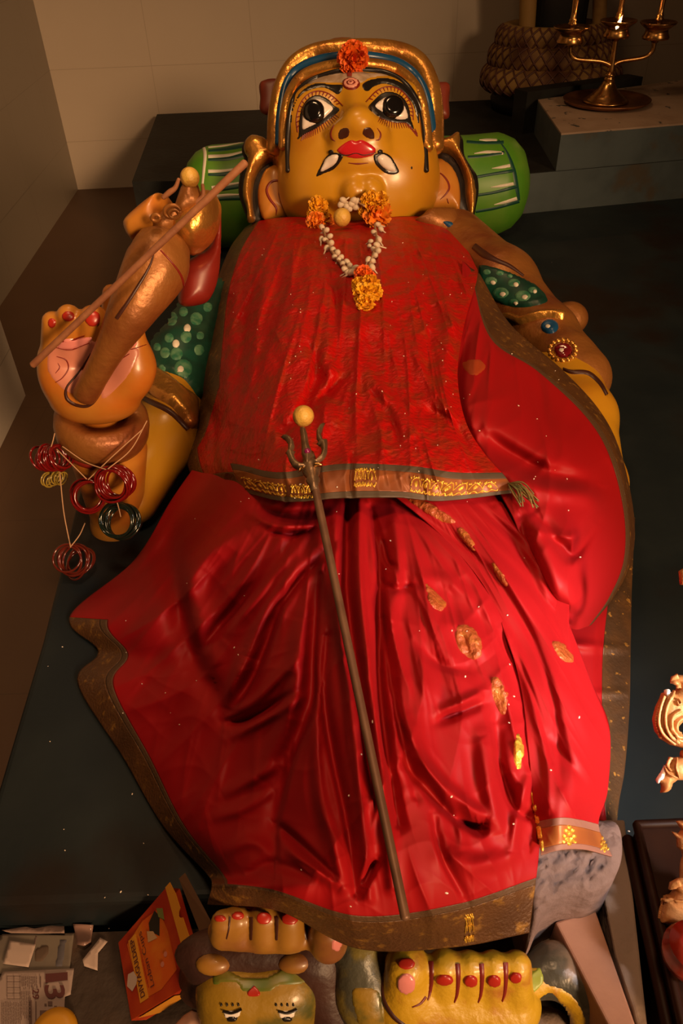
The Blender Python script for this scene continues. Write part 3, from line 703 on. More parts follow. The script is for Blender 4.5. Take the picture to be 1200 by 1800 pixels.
ear([(80, 430), (180, 375), (260, 400), (350, 480), (410, 600), (435, 760), (430, 900), (412, 1010), (370, 940), (250, 925), (70, 910), (60, 650)],
    [(140, 240), (200, 180), (300, 150), (380, 100), (430, 130), (430, 280), (480, 400), (560, 560), (605, 720), (600, 860), (570, 1020), (540, 1110), (520, 960), (490, 800), (480, 640), (440, 500), (380, 390), (300, 320), (230, 300), (180, 280)],
    [(40, 400), (60, 330), (140, 230), (300, 130), (400, 95), (462, 160), (480, 330), (560, 470), (622, 570), (637, 740), (600, 950), (565, 1130), (480, 1120), (400, 1020), (200, 900)],
    [([(70, 490), (150, 570), (180, 660), (140, 770)], [2, 3.5, 3.5, 1]), ([(140, 525), (220, 540), (290, 620), (310, 700), (270, 770), (210, 825)], [1, 3, 4, 4, 3, 1]), ([(288, 815), (298, 850), (306, 868)], [2, 2, 1])], r6, 0.0)

# ---- bolster
b0 = np.array([-0.50, 3.09, 0.185]); b1 = np.array([0.70, 3.14, 0.185]); bl = np.linalg.norm(b1-b0)
prof = [(0.0, -0.075), (0.07, -0.07), (0.13, -0.045), (0.165, -0.01), (0.182, 0.03)]+[(0.186+0.004*math.sin(k*1.3), 0.05+k*(bl-0.1)/10) for k in range(11)]+[(0.182, bl-0.03), (0.165, bl+0.01), (0.13, bl+0.045), (0.07, bl+0.07), (0.0, bl+0.075)]
v, f = lathe_geo(prof, b0, b1-b0, 48)
bol = build('bolster', v, f, GRN, smooth=True); recalc(bol); tag(bol, 'green painted bolster with white and dark stripes under the statue head', 'bolster')
BB = bvh_of(bol)
stroke('trim_line', [(352, 246), (360, 268), (358, 300), (355, 330)], [5, 7, 6, 4], BB, DOTW, bol)
for y, t in ((252, -1), (268, 1), (292, -1), (308, 1), (325, -1), (342, 1)): pass
for L in ([(366, 259), (395, 256), (428, 250)], [(366, 275), (400, 273), (430, 266)], [(366, 301), (395, 300), (428, 294)], [(372, 330), (400, 325), (430, 320)], [(380, 345), (400, 343), (425, 342)]):
    stroke('dark_stripe', [(x, y+6) for x, y in L], [5, 8, 9], BB, GRND, bol)
    stroke('white_stripe', L, [7, 6, 3] if L[0][1] != 259 else [2, 3, 1], BB, DOTW, bol)
for L in ([(820, 249), (850, 251), (885, 250)], [(822, 276), (850, 274), (886, 268)], [(838, 311), (865, 306), (902, 300)], [(840, 343), (870, 338), (908, 328)], [(836, 372), (870, 366), (912, 354)]):
    stroke('dark_stripe', L, [6, 6, 7], BB, GRND, bol)
for L in ([(842, 246), (855, 246), (873, 247)], [(833, 270), (855, 267), (884, 269)], [(864, 296), (880, 294), (896, 291)], [(862, 329), (880, 327), (902, 323)], [(868, 360), (885, 356), (908, 349)]):
    stroke('white_stripe', L, [1, 6, 7], BB, DOTW, bol)
stroke('dark_seam', [(876, 246), (892, 270), (903, 300), (908, 330), (912, 352)], [2, 5, 8, 9, 5], BB, GRND, bol, h=.0015)

# ---- torso under the cloth
TZ = lambda x, y, z: P(x, y, z)
torso = sculpt('torso', [('cone', P(620, 480, .17), P(610, 660, .17), .14, .15, .05), ('cone', P(610, 660, .17), P(610, 900, .17), .15, .14, .05),
                         ('cone', P(560, 930, .13), P(600, 1400, .12), .09, .07, .05), ('cone', P(740, 930, .14), P(760, 1400, .14), .10, .08, .05)], 0.02, SKIN, statue)

# ---- viewer-left arm: upper arm, forearm standing up, raised hand
ua = sculpt('upper_arm', [('cone', P(235, 880, .065), P(292, 770, .11), .055, .074, .04), ('cone', P(292, 770, .11), P(320, 640, .14), .074, .086, .04), ('cone', P(320, 640, .14), P(372, 540, .16), .086, .085, .04)], 0.010, SKIN, statue)
UB = bvh_of(ua)
sl_ = patch('sleeve', [(262, 640), (268, 590), (290, 560), (310, 520), (345, 485), (405, 470), (405, 600), (375, 700), (350, 700), (320, 665)], UB, BLOUS, statue, h=0.008, w=6, sp=5)
SB = bvh_of(sl_)
random.seed(3)
for x, y, r in ((300, 560, 13), (322, 548, 9), (297, 594, 9), (327, 592, 11), (290, 620, 10), (310, 622, 12), (284, 648, 8), (322, 648, 17), (345, 560, 12), (338, 520, 10), (350, 615, 10), (276, 610, 8), (352, 590, 8), (365, 540, 9)):
    patch('sleeve_dot', ell2(x, y, r, r*1.05, 18), SB, DOTG, sl_, h=0.002, w=3, sp=3, smooth=False)
for x, y in ((309, 604), (329, 577), (317, 650)): patch('sleeve_dab', ell2(x, y, 7, 8, 14), SB, DOTW, sl_, h=0.0042, w=3, sp=3, smooth=False)
patch('armlet', [(240, 668), (262, 640), (290, 655), (325, 685), (345, 705), (342, 752), (325, 745), (300, 715), (265, 695)], UB, GOLD, statue, h=0.020, w=12, sp=4)
stroke('armlet_line', [(238, 690), (262, 705), (300, 725), (330, 755)], [7, 10, 10, 8], UB, DKB, statue, h=0.006)

fa = sculpt('forearm', [('cone', PY(205, 905, 1.345), PY(190, 790, 1.315), .058, .080, .03), ('ell', PY(203, 925, 1.35), np.array([.055, .05, .035]), .03)], 0.007, SKINO, statue)
wb_c = PY(180, 752, 1.315); wax = unit(PY(172, 660, 1.30)-wb_c)
v, f = lathe_geo([(.045, .036), (.078, .044), (.0915, .030), (.094, .010), (.092, -.012), (.086, -.026), (.078, -.030), (.045, -.026)], wb_c, wax, 48, close=True)
build('wrist_band', v, f, GOLDR, statue)
v, f = lathe_geo([(.074, -.030), (.083, -.030), (.084, -.040), (.076, -.044)], wb_c, wax, 48, close=True); build('wrist_cord', v, f, MARF, statue)
hp = lambda x, y, d=0.0: PY(x, y, 1.30+d)
HRm = frame([0, -0.75, 0.55], [1, 0, 0])
hand = sculpt('hand', [('ell', hp(168, 672), np.array([.096, .056, .045]), .02, HRm), ('ell', hp(168, 708), np.array([.082, .042, .055]), .04, HRm),
        ('ell', hp(104, 645), np.array([.040, .055, .036]), .03, HRm), ('ell', hp(235, 645), np.array([.040, .052, .038]), .03, HRm),
        ('cone', hp(97, 625), hp(93, 566, -.006), .027, .0195, .015), ('cone', hp(122, 622), hp(121, 556, -.010), .027, .0215, .010), ('cone', hp(160, 622), hp(165, 562, -.012), .030, .0265, .010),
        ('cone', hp(200, 600, .05), hp(196, 516, .06), .026, .017, .03), ('cone', hp(238, 640, -.0), hp(236, 586, .01), .032, .020, .02)], 0.005, SKINO, statue)
HBV = bvh_of(hand)
for x, y, rx, ry in ((91, 568, 8, 9.5), (120, 556, 12, 10), (163, 560, 14.5, 15)): patch('nail', ell2(x, y, rx, ry, 20), HBV, NAIL, hand, h=0.003, w=4, sp=2.5, smooth=False)
patch('palm_patch', [(88, 612), (120, 602), (155, 596), (185, 610), (178, 650), (150, 690), (122, 692), (100, 676), (82, 648)], HBV, PALM, hand, h=0.0012, w=5, sp=3.5)
patch('palm_patch', [(196, 612), (222, 604), (246, 616), (236, 645), (214, 676), (184, 702), (176, 690), (180, 650)], HBV, PALM, hand, h=0.0012, w=5, sp=3.5)
patch('finger_base', [(100, 612), (112, 596), (135, 594), (160, 592), (160, 600), (140, 612), (120, 615)], HBV, PALMS, hand, h=0.0025, w=4, sp=3)
patch('finger_base', [(208, 596), (222, 580), (236, 590), (242, 606), (225, 612), (212, 605)], HBV, PALMS, hand, h=0.0025, w=4, sp=3)
for L, wd in (([(97, 610), (125, 614), (158, 602)], [1.5, 2.5, 2]), ([(100, 626), (116, 632), (120, 648), (110, 664), (98, 672)], [1.5, 3, 3.5, 2.5, 1]), ([(102, 638), (105, 646), (98, 656)], [1, 3, 1]),
              ([(208, 604), (228, 614), (256, 606)], [3, 2.5, 1.5]), ([(228, 622), (206, 638), (195, 656)], [1.5, 2, 1]), ([(100, 597), (118, 600), (150, 590)], [2, 4, 3])):
    stroke('palm_line', L, wd, HBV, MARN, hand, h=0.0025)

# ---- viewer-right shoulder with ornaments
sh = sculpt('shoulder', [('cone', P(800, 425, .22), P(880, 500, .19), .10, .10, .05), ('cone', P(880, 500, .19), P(955, 590, .15), .10, .085, .05), ('cone', P(955, 590, .15), P(1015, 665, .13), .085, .085, .04),
        ('ell', P(1000, 560, .12), np.array([.055, .05, .05]), .03), ('ell', P(965, 575, .185), np.array([.06, .05, .045]), .03), ('ell', P(990, 620, .175), np.array([.06, .05, .045]), .03),
        ('cone', P(840, 415, .16), P(905, 470, .12), .035, .045, .03)], 0.008, GOLDR, statue)
ar = sculpt('arm', [('cone', P(985, 650, .125), P(1022, 735, .115), .088, .080, .03), ('cone', P(1022, 735, .115), P(1050, 850, .09), .080, .060, .03), ('cone', P(1050, 850, .09), P(1030, 950, .08), .060, .05, .03)], 0.009, SKIN, statue)
SHB = bvh_of(sh, ar)
r4_ = lambda L: [(780+x*0.35, 380+y*0.35) for x, y in L]
gp = patch('sleeve', r4_([(175, 250), (250, 255), (350, 290), (450, 340), (520, 410), (500, 440), (400, 460), (310, 450), (230, 410), (190, 340)]), SHB, BLOUS, statue, h=0.008, w=5, sp=4)
GB = bvh_of(gp)
for x, y, r in ((235, 325, 12), (350, 335, 12), (285, 385, 15), (395, 400, 15), (350, 430, 9), (445, 370, 9), (280, 285, 8), (330, 300, 6), (215, 280, 8)):
    px, py = 780+x*.35, 380+y*.35; patch('sleeve_dot', ell2(px, py, r, r*.7, 18), GB, DOTG, gp, h=0.002, w=3, sp=3, smooth=False)
    if r > 8: patch('sleeve_dab', ell2(px+4, py+3, r*.45, r*.36, 12), GB, DOTW, gp, h=0.004, w=3, sp=2.5, smooth=False)
for x, y, ro, m_ in ((530, 555, 16, BLUE), (598, 675, 17, GEMR)):
    px, py = 780+x*.35, 380+y*.35; g_ = patch('gem', ell2(px, py, ro, ro*.8, 24), SHB, m_, sh, h=0.010, w=10, sp=2.5, smooth=False)
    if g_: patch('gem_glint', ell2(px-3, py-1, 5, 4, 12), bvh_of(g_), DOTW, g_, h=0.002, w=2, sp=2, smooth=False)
mg = Merge()
for k in range(16):
    t = 2*math.pi*k/16; px, py = 989+23*math.cos(t), 616+18*math.sin(t)
    h_ = SHB.ray_cast(Vector(CAM), Vector(ray(px, py)).normalized())
    if h_[0]: mg.add(*ball_geo(np.array(h_[0]), 0.0075, 10, 6))
mg.build('gem_beads', GOLD, sh)
patch('shoulder_swag', r4_([(290, 490), (340, 485), (400, 505), (470, 485), (590, 485), (600, 520), (520, 510), (440, 530), (380, 545), (310, 520)]), SHB, GOLD, sh, h=0.018, w=6, sp=3)
stroke('armlet_line', r4_([(600, 770), (640, 785), (720, 790), (780, 840), (815, 900)]), [4, 6, 6, 5, 4], SHB, DKB, statue, h=0.006)
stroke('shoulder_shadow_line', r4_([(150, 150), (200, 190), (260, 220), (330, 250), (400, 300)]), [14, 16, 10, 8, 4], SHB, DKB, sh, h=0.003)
ng = inflate('neck_ornament', r6([(-60, 1060), (20, 990), (110, 925), (340, 930), (405, 1010), (480, 1130), (560, 1300), (585, 1460), (480, 1440), (300, 1250), (100, 1150)]), P(790, 410, .27), unit([0.2, -0.7, 0.7]), .03, .05, GOLDR, statue)
patch('gem', r6([(240, 1075), (330, 1070), (410, 1140), (455, 1220), (430, 1250), (330, 1170)]), bvh_of(ng), BLUE, ng, h=0.006, w=4, sp=2.5)

# ================================================================== CLOTH
def wrinkle(cx, cy, fr, amp, seed, lo=0.0):
    rs = np.random.RandomState(seed); ph = rs.uniform(0, 6.28, 8); fq = fr*rs.uniform(0.5, 1.8, 8); am = rs.uniform(0.4, 1, 8)*amp
    def fn(px, py, u, v):
        a = np.arctan2(px-cx, py-cy); r = np.hypot(px-cx, py-cy); z = 0
        for k in range(8): z = z+am[k]*np.sin(fq[k]*a+ph[k]+0.006*r*math.sin(ph[k]*3))/8
        return z*np.clip((v-lo)*6, 0, 1)*np.clip((1-v)*12, 0.4, 1)*np.clip(u*8, 0, 1)*np.clip((1-u)*8, 0, 1)
    return fn
def lumps(scale, amp, seed):
    rs = np.random.RandomState(seed); K = 14; ang = rs.uniform(0, 6.28, K); fr = rs.uniform(.5, 1.6, K)*scale; ph = rs.uniform(0, 6.28, K)
    def fn(px, py, u, v):
        z = 0; wx = px+18*np.sin(py*.013+ph[0]); wy = py+18*np.sin(px*.011+ph[1])
        for k in range(K): z = z+np.sin(fr[k]*(wx*math.cos(ang[k])+wy*math.sin(ang[k]))+ph[k])
        return amp*z/K*np.clip(u*10, 0, 1)*np.clip((1-u)*10, 0, 1)
    return fn
def creases(cx, cy, fr, amp, seed, lo=0.0, lean=0.004, pw=4):
    """sharp little folds fanning out from a gathered point"""
    rs = np.random.RandomState(seed); K = 7; ph = rs.uniform(0, 6.28, K); fq = fr*rs.uniform(.6, 1.7, K); am = rs.uniform(.4, 1, K)*amp; ln = rs.uniform(-lean, lean, K); mr = rs.uniform(.006, .016, K); ma = rs.uniform(2, 6, K)
    def fn(px, py, u, v):
        a = np.arctan2(px-cx, py-cy); r = np.hypot(px-cx, py-cy); z = 0
        for k in range(K):
            w_ = fq[k]*a+ph[k]+ln[k]*r+.9*np.sin(.009*r+ph[k]); g = np.clip(np.sin(mr[k]*r+ma[k]*a*2+ph[k]*2), 0, 1)**1.3
            z = z+am[k]*g*(1-np.abs(np.sin(w_)))**pw
        return z*np.clip((v-lo)*8, 0, 1)*np.clip((1-v)*10, .2, 1)*np.clip(u*9, 0, 1)*np.clip((1-u)*9, 0, 1)
    return fn
def crumple(scale, amp, seed, pw=3):
    rs = np.random.RandomState(seed); K = 9; ang = rs.uniform(0, 6.28, K); fr = rs.uniform(.5, 1.5, K)*scale; ph = rs.uniform(0, 6.28, K)
    def fn(px, py, u, v):
        z = 0; wx = px+26*np.sin(py*.021+ph[0])+10*np.sin(py*.05+ph[2]); wy = py+26*np.sin(px*.019+ph[1])+10*np.sin(px*.047+ph[3])
        for k in range(K):
            q = fr[k]*(wx*math.cos(ang[k])+wy*math.sin(ang[k]))+ph[k]; t = fr[k]*.5*(-wx*math.sin(ang[k])+wy*math.cos(ang[k]))+ph[k]*3
            z = z+(1-np.abs(np.sin(q)))**pw*np.clip(np.sin(t), 0, 1)
        return amp*z/3*np.clip(u*10, 0, 1)*np.clip((1-u)*10, 0, 1)*np.clip((1-v)*9, .15, 1)
    return fn
def both(*fs): return lambda px, py, u, v: sum(f(px, py, u, v) for f in fs)

# a low part of the sari hanging on the platform at the viewer's right
tail = thing('sari_tail', P(1050, 1150, 0.0), 'dark red cloth end with brown border lying on the platform right of the skirt', 'cloth')
cloth('cloth', [[(900, 880, .05), (980, 890, .08), (1060, 900, .08), (1090, 905, .06), (1116, 910, .015)],
                [(920, 1000, .05), (990, 1020, .07), (1050, 1030, .06), (1072, 1035, .04), (1110, 1040, .012)],
                [(940, 1120, .05), (1000, 1130, .06), (1040, 1140, .05), (1060, 1145, .03), (1108, 1150, .012)],
                [(960, 1220, .05), (1010, 1230, .05), (1040, 1240, .04), (1058, 1245, .03), (1106, 1245, .012)],
                [(980, 1330, .04), (1020, 1340, .04), (1044, 1345, .04), (1060, 1350, .03), (1098, 1350, .012)],
                [(1000, 1400, .03), (1030, 1400, .05), (1048, 1402, .05), (1062, 1404, .04), (1088, 1408, .012)],
                [(1010, 1440, .02), (1035, 1440, .03), (1052, 1442, .03), (1066, 1444, .03), (1084, 1446, .012)]],
      60, 120, RED, tail, folds=[([(930, 1125), (1020, 1135), (1100, 1140)], 8, 8, .012), ([(960, 1210), (1030, 1218), (1105, 1218)], 6, 6, .008)],
      regions=[('border', mat('brown_border', (0.10, 0.045, 0.014), 0.5, 0.1, col2=(0.06, 0.03, 0.012), nscale=20, col3=(0.35, 0.17, 0.03), n3scale=90, lo3=0.62, hi3=0.68, bump=0.2, bscale=120), lambda u, v: u > 0.75)])
BRB = MATS['brown_border']

skirt = thing('sari_skirt', P(640, 1200, 0.0), 'bright red pleated sari skirt spread over the statue legs with brown border', 'cloth')
ZB = mat('brown_gold_border', (0.115, 0.045, 0.012), 0.45, 0.15, col2=(0.075, 0.030, 0.010), nscale=9, col3=(0.26, 0.12, 0.02), n3scale=60, lo3=0.55, hi3=0.75, bump=0.3, bscale=240, detail=10)
skirt_folds = [
  ([(440, 927), (359, 980), (332, 1030), (345, 1102), (372, 1183)], 14, 30, .030, .5),
  ([(300, 890), (300, 980), (318, 1060), (345, 1160), (400, 1260)], 30, 26, -.022, .5),
  ([(540, 920), (450, 1035), (380, 1110), (350, 1150)], 16, 9, -.020, .6), ([(530, 945), (455, 1040), (392, 1125)], 14, 14, .014, .6),
  ([(585, 960), (500, 1055), (450, 1180), (405, 1250)], 18, 8, -.024, .5), ([(560, 960), (480, 1060), (425, 1175)], 15, 22, .018, .5),
  ([(560, 1010), (550, 1150), (548, 1240), (515, 1330), (487, 1430), (483, 1510)], 22, 7, -.026, .35), ([(530, 1080), (520, 1200), (490, 1300), (450, 1370)], 20, 18, .020, .5),
  ([(427, 1150), (410, 1200), (398, 1248)], 9, 30, .020, .5), ([(400, 1262), (450, 1230), (500, 1180), (530, 1150)], 12, 12, .016, .6),
  ([(390, 1270), (440, 1262), (520, 1215)], 9, 9, -.018, .6), ([(400, 1300), (470, 1262), (530, 1225)], 10, 10, .014, .6),
  ([(389, 1400), (440, 1372), (490, 1345)], 12, 14, .012, .6), ([(370, 1440), (430, 1420), (480, 1385)], 12, 14, .010, .6),
  ([(585, 1540), (540, 1495), (510, 1467), (487, 1449)], 8, 12, -.020, .5), ([(600, 1560), (545, 1520), (500, 1490)], 12, 12, .014, .5),
  ([(611, 880), (609, 960), (611, 1060), (630, 1200), (655, 1400)], 6, 16, -.018, .25), ([(632, 880), (632, 1000), (645, 1150), (670, 1350), (690, 1560)], 14, 10, .015, .25),
  ([(650, 893), (665, 975), (667, 1080), (668, 1240), (700, 1450)], 7, 14, -.020, .25), ([(585, 900), (590, 1000), (600, 1130), (625, 1330), (650, 1580)], 10, 10, .012, .3),
  ([(672, 1090), (685, 1170), (697, 1250), (730, 1400)], 7, 14, -.015, .4), ([(690, 900), (700, 1000), (690, 1100)], 16, 12, .012, .5),
  ([(672, 945), (680, 985), (695, 1000)], 6, 8, -.018, .6), ([(668, 1020), (690, 1035), (735, 1030)], 8, 8, -.008, .6),
  ([(575, 1120), (570, 1230), (585, 1330), (610, 1450), (625, 1570)], 8, 14, -.018, .35), ([(552, 1260), (560, 1380), (585, 1480), (605, 1560)], 14, 14, .014, .4),
  ([(703, 880), (780, 938), (852, 1023), (915, 1109)], 10, 14, -.014, .4), ([(740, 1010), (800, 1030), (870, 1090)], 14, 14, .006, .5),
  ([(720, 1120), (770, 1165), (830, 1180)], 10, 14, -.007, .6), ([(770, 1090), (820, 1110), (860, 1160)], 26, 24, .009, .6),
  ([(765, 1270), (800, 1255), (850, 1235)], 10, 8, -.013, .6), ([(770, 1250), (810, 1235), (850, 1215)], 12, 9, .010, .6),
  ([(710, 1340), (780, 1420), (840, 1460), (850, 1450)], 9, 16, -.020, .5), ([(720, 1320), (800, 1400), (860, 1440)], 14, 12, .016, .5),
  ([(690, 1220), (740, 1330), (800, 1430), (815, 1500)], 10, 12, .010, .5), ([(800, 1440), (830, 1450), (850, 1448)], 8, 8, -.016, .7),
  ([(640, 1560), (650, 1530), (662, 1510)], 9, 9, -.020, .6), ([(760, 1430), (775, 1500), (815, 1580)], 6, 12, -.012, .5),
  ([(870, 1270), (880, 1350), (905, 1420), (935, 1440)], 8, 14, -.018, .5), ([(845, 1290), (860, 1390), (880, 1470)], 18, 18, .014, .5),
  ([(930, 1360), (910, 1430), (900, 1500)], 12, 12, .012, .5), ([(780, 1500), (840, 1520), (920, 1500)], 20, 20, .012, .5),
  ([(450, 890), (500, 905), (560, 900)], 10, 10, -.014, .5), ([(440, 905), (490, 925), (555, 925)], 10, 8, .012, .5), ([(470, 935), (520, 938), (560, 928)], 6, 8, -.012, .5),
  ([(230, 1010), (270, 960), (310, 900)], 10, 10, .008, .5), ([(390, 1500), (440, 1480), (480, 1500)], 14, 14, .010, .6), ([(430, 1540), (480, 1520), (560, 1545)], 12, 12, -.012, .6),
]
skirt_folds = [(f_[0], f_[1]*.85, f_[2]*.85, f_[3]*1.3)+tuple(f_[4:]) for f_ in skirt_folds]
sk_net = [
  [(345, 815, .10), (450, 815, .27), (620, 815, .32), (800, 815, .30), (960, 815, .2)],
  [(300, 880, .07), (430, 885, .27), (610, 890, .35), (790, 890, .34), (985, 890, .28)],
  [(235, 985, .03), (400, 990, .24), (600, 1000, .365), (800, 1000, .36), (1000, 1000, .30)],
  [(122, 1084, .010), (370, 1100, .18), (595, 1110, .36), (800, 1110, .36), (1000, 1100, .31)],
  [(172, 1145, .010), (370, 1165, .155), (597, 1165, .36), (805, 1165, .36), (1005, 1150, .31)],
  [(136, 1200, .010), (370, 1220, .14), (600, 1220, .36), (810, 1220, .36), (1005, 1200, .31)],
  [(215, 1330, .010), (400, 1340, .14), (610, 1330, .355), (800, 1330, .35), (990, 1300, .31)],
  [(285, 1450, .012), (430, 1450, .18), (620, 1440, .35), (790, 1430, .34), (955, 1400, .30)],
  [(362, 1535, .05), (470, 1530, .26), (630, 1530, .335), (790, 1520, .33), (948, 1490, .27)],
  [(372, 1552, .20), (480, 1565, .28), (630, 1612, .30), (800, 1592, .29), (942, 1545, .26)],
  [(364, 1590, .17), (490, 1602, .23), (630, 1668, .21), (800, 1665, .21), (930, 1640, .2)]]
cloth('cloth', sk_net, 300, 400, RED, skirt, folds=skirt_folds, extra=both(wrinkle(615, 640, 36, .014, 4, .05), lumps(.035, .009, 8), creases(615, 700, 13, .010, 21, .08, pw=3), creases(615, 560, 30, .0030, 22, .1), crumple(.026, .005, 23)),
      regions=[('border', ZB, lambda u, v: v > 0.912), ('side_border', ZB, lambda u, v: (u < 0.052) & (v > 0.30) & (v <= 0.912)),
               ('selvedge', ZARIB, lambda u, v: ((v > 0.898) & (v <= 0.912)) | ((u < 0.068) & (v > 0.30) & (v <= 0.912)))])
skc = skirt.children[0]; SKB = bvh_of(*[c for c in skirt.children])

pleat = thing('sari_pleat', P(960, 1300, 0.0), 'pinkish red front pleat of the sari running down right to a gold edged corner', 'cloth')
pl_net = [
  [(690, 868, .375), (760, 866, .375), (830, 864, .355), (905, 866, .325)],
  [(775, 940, .375), (830, 930, .378), (885, 925, .360), (935, 930, .325)],
  [(850, 1030, .352), (890, 1020, .366), (930, 1010, .352), (965, 1010, .315)],
  [(890, 1120, .338), (930, 1110, .356), (970, 1100, .340), (1005, 1110, .29)],
  [(915, 1210, .330), (960, 1205, .350), (1005, 1200, .328), (1042, 1205, .26)],
  [(928, 1310, .326), (980, 1300, .345), (1030, 1290, .315), (1071, 1280, .24)],
  [(936, 1400, .318), (985, 1390, .332), (1030, 1385, .30), (1068, 1388, .22)],
  [(944, 1445, .308), (985, 1438, .318), (1020, 1442, .29), (1052, 1450, .22)],
  [(950, 1502, .29), (990, 1494, .292), (1030, 1494, .27), (1076, 1505, .21)]]
for r_ in pl_net[1:8]:
    for k in range(4):
        h_ = SKB.ray_cast(Vector(CAM), Vector(ray(r_[k][0], r_[k][1])).normalized())[0]
        if h_ is not None: r_[k] = (r_[k][0], r_[k][1], h_.z+(.003, .013, .012, .004)[k])
pl_folds = [([(760, 880), (850, 950), (915, 1060), (960, 1160), (1000, 1300), (1010, 1420)], 9, 16, .005, .3), ([(740, 905), (850, 990), (920, 1090), (970, 1220), (985, 1380)], 6, 8, -.005, .3),
            ([(830, 880), (900, 950), (950, 1050), (990, 1150), (1040, 1260)], 7, 9, -.006, .3), ([(870, 880), (930, 960), (975, 1060)], 12, 8, .012, .4),
            ([(880, 1100), (930, 1200), (960, 1330), (965, 1420)], 10, 8, .008, .4), ([(900, 1130), (940, 1230), (970, 1340)], 5, 5, -.006, .4), ([(960, 1290), (1000, 1340), (1030, 1380)], 8, 8, -.006, .5)]
cloth('cloth', pl_net, 110, 260, RED, pleat, folds=pl_folds, extra=both(wrinkle(600, 700, 70, .008, 9), lumps(.05, .004, 2), creases(640, 640, 48, .0026, 41)),
      regions=[('border', mat('orange_gold_border', (0.40, 0.12, 0.025), 0.4, 0.2, col2=(0.30, 0.08, 0.02), nscale=14), lambda u, v: (v > 0.905) & (v < 0.975)),
               ('selvedge', mat('pink_brown_selvedge', (0.24, 0.10, 0.065), 0.6), lambda u, v: v > 0.872)])
PLB = bvh_of(*pleat.children); PB2 = bvh_of(*skirt.children, *pleat.children)

drape = thing('sari_drape', P(980, 820, 0.0), 'red sari drape over the statue arm at right, edged with a gold and brown band', 'cloth')
dr_net = [
  [(812, 458, .34), (818, 462, .34), (822, 466, .335), (826, 470, .33), (842, 480, .31)],
  [(812, 560, .35), (830, 570, .35), (850, 582, .345), (862, 592, .33), (897, 570, .285)],
  [(800, 650, .355), (850, 655, .355), (900, 660, .34), (945, 650, .31), (988, 650, .26)],
  [(800, 730, .36), (870, 725, .36), (940, 725, .335), (1030, 728, .27), (1054, 722, .225)],
  [(830, 800, .345), (910, 800, .35), (990, 800, .33), (1074, 800, .24), (1091, 797, .19)],
  [(880, 870, .35), (950, 880, .35), (1030, 890, .315), (1099, 900, .17), (1114, 905, .11)],
  [(920, 950, .345), (970, 960, .35), (1030, 970, .30), (1099, 985, .12), (1110, 985, .06)],
  [(950, 1040, .31), (985, 1050, .32), (1030, 1052, .26), (1072, 1050, .10), (1080, 1047, .05)],
  [(985, 1098, .25), (1000, 1104, .24), (1015, 1107, .2), (1036, 1100, .10), (1043, 1094, .06)]]
dr_folds = [([(820, 590), (805, 680), (820, 760), (870, 840)], 10, 8, -.018, .5), ([(840, 760), (900, 800), (960, 830), (1040, 850)], 24, 16, -.034, .5), ([(850, 800), (930, 850), (1030, 870), (1050, 900)], 18, 14, .022, .5),
            ([(915, 911), (942, 1028), (973, 1082), (1005, 1100)], 8, 12, -.022, .4), ([(940, 900), (985, 960), (1010, 975), (1050, 920)], 10, 14, -.030, .5), ([(930, 925), (990, 945), (1020, 940)], 8, 10, .014, .5), ([(900, 560), (940, 660), (960, 760), (1000, 830)], 20, 14, -.012, .5), ([(950, 1040), (1000, 1075), (1030, 1095)], 8, 10, -.012, .5),
            ([(930, 930), (980, 1010), (1020, 1060)], 26, 22, .014, .5), ([(900, 640), (960, 700), (1020, 760)], 30, 30, -.008, .5)]
cloth('cloth', dr_net, 140, 220, RED, drape, folds=dr_folds, extra=both(lumps(.03, .007, 12), creases(880, 420, 10, .009, 51), crumple(.020, .009, 52)),
      regions=[('border', ZB, lambda u, v: (u > 0.78)), ('selvedge', ZARIB, lambda u, v: (u > 0.735))])
DRB = bvh_of(*drape.children)

shawl = thing('shawl', P(610, 640, 0.0), 'red brocade shawl over the statue chest with a gold bordered lower edge', 'cloth')
sh_net = [
  [(430, 400, .2), (455, 388, .25), (520, 381, .30), (610, 388, .305), (700, 380, .305), (765, 384, .285), (800, 402, .25)],
  [(402, 440, .19), (424, 440, .27), (510, 440, .345), (620, 440, .362), (720, 440, .355), (790, 440, .325), (833, 462, .285)],
  [(376, 510, .16), (402, 510, .25), (500, 510, .362), (620, 510, .382), (730, 510, .377), (800, 505, .355), (838, 490, .335)],
  [(356, 590, .14), (392, 590, .235), (490, 590, .365), (610, 590, .375), (720, 590, .377), (780, 590, .372), (815, 575, .365)],
  [(343, 680, .12), (385, 680, .22), (480, 680, .355), (600, 680, .37), (710, 680, .378), (770, 680, .378), (804, 660, .374)],
  [(332, 750, .10), (388, 750, .215), (480, 750, .355), (590, 750, .38), (710, 750, .388), (780, 745, .388), (818, 740, .378)],
  [(325, 795, .085), (398, 790, .235), (485, 800, .365), (595, 795, .395), (715, 795, .405), (795, 800, .398), (850, 795, .375)],
  [(335, 835, .08), (407, 822, .25), (480, 838, .37), (550, 838, .40), (630, 812, .415), (720, 826, .415), (800, 838, .40), ][:1]+
  [(407, 822, .25), (490, 838, .37), (600, 822, .41), (720, 826, .415), (800, 838, .40), (888, 838, .375)],
  [(352, 858, .07), (427, 866, .25), (500, 881, .36), (600, 874, .40), (700, 873, .405), (775, 880, .385), (905, 866, .355)]]
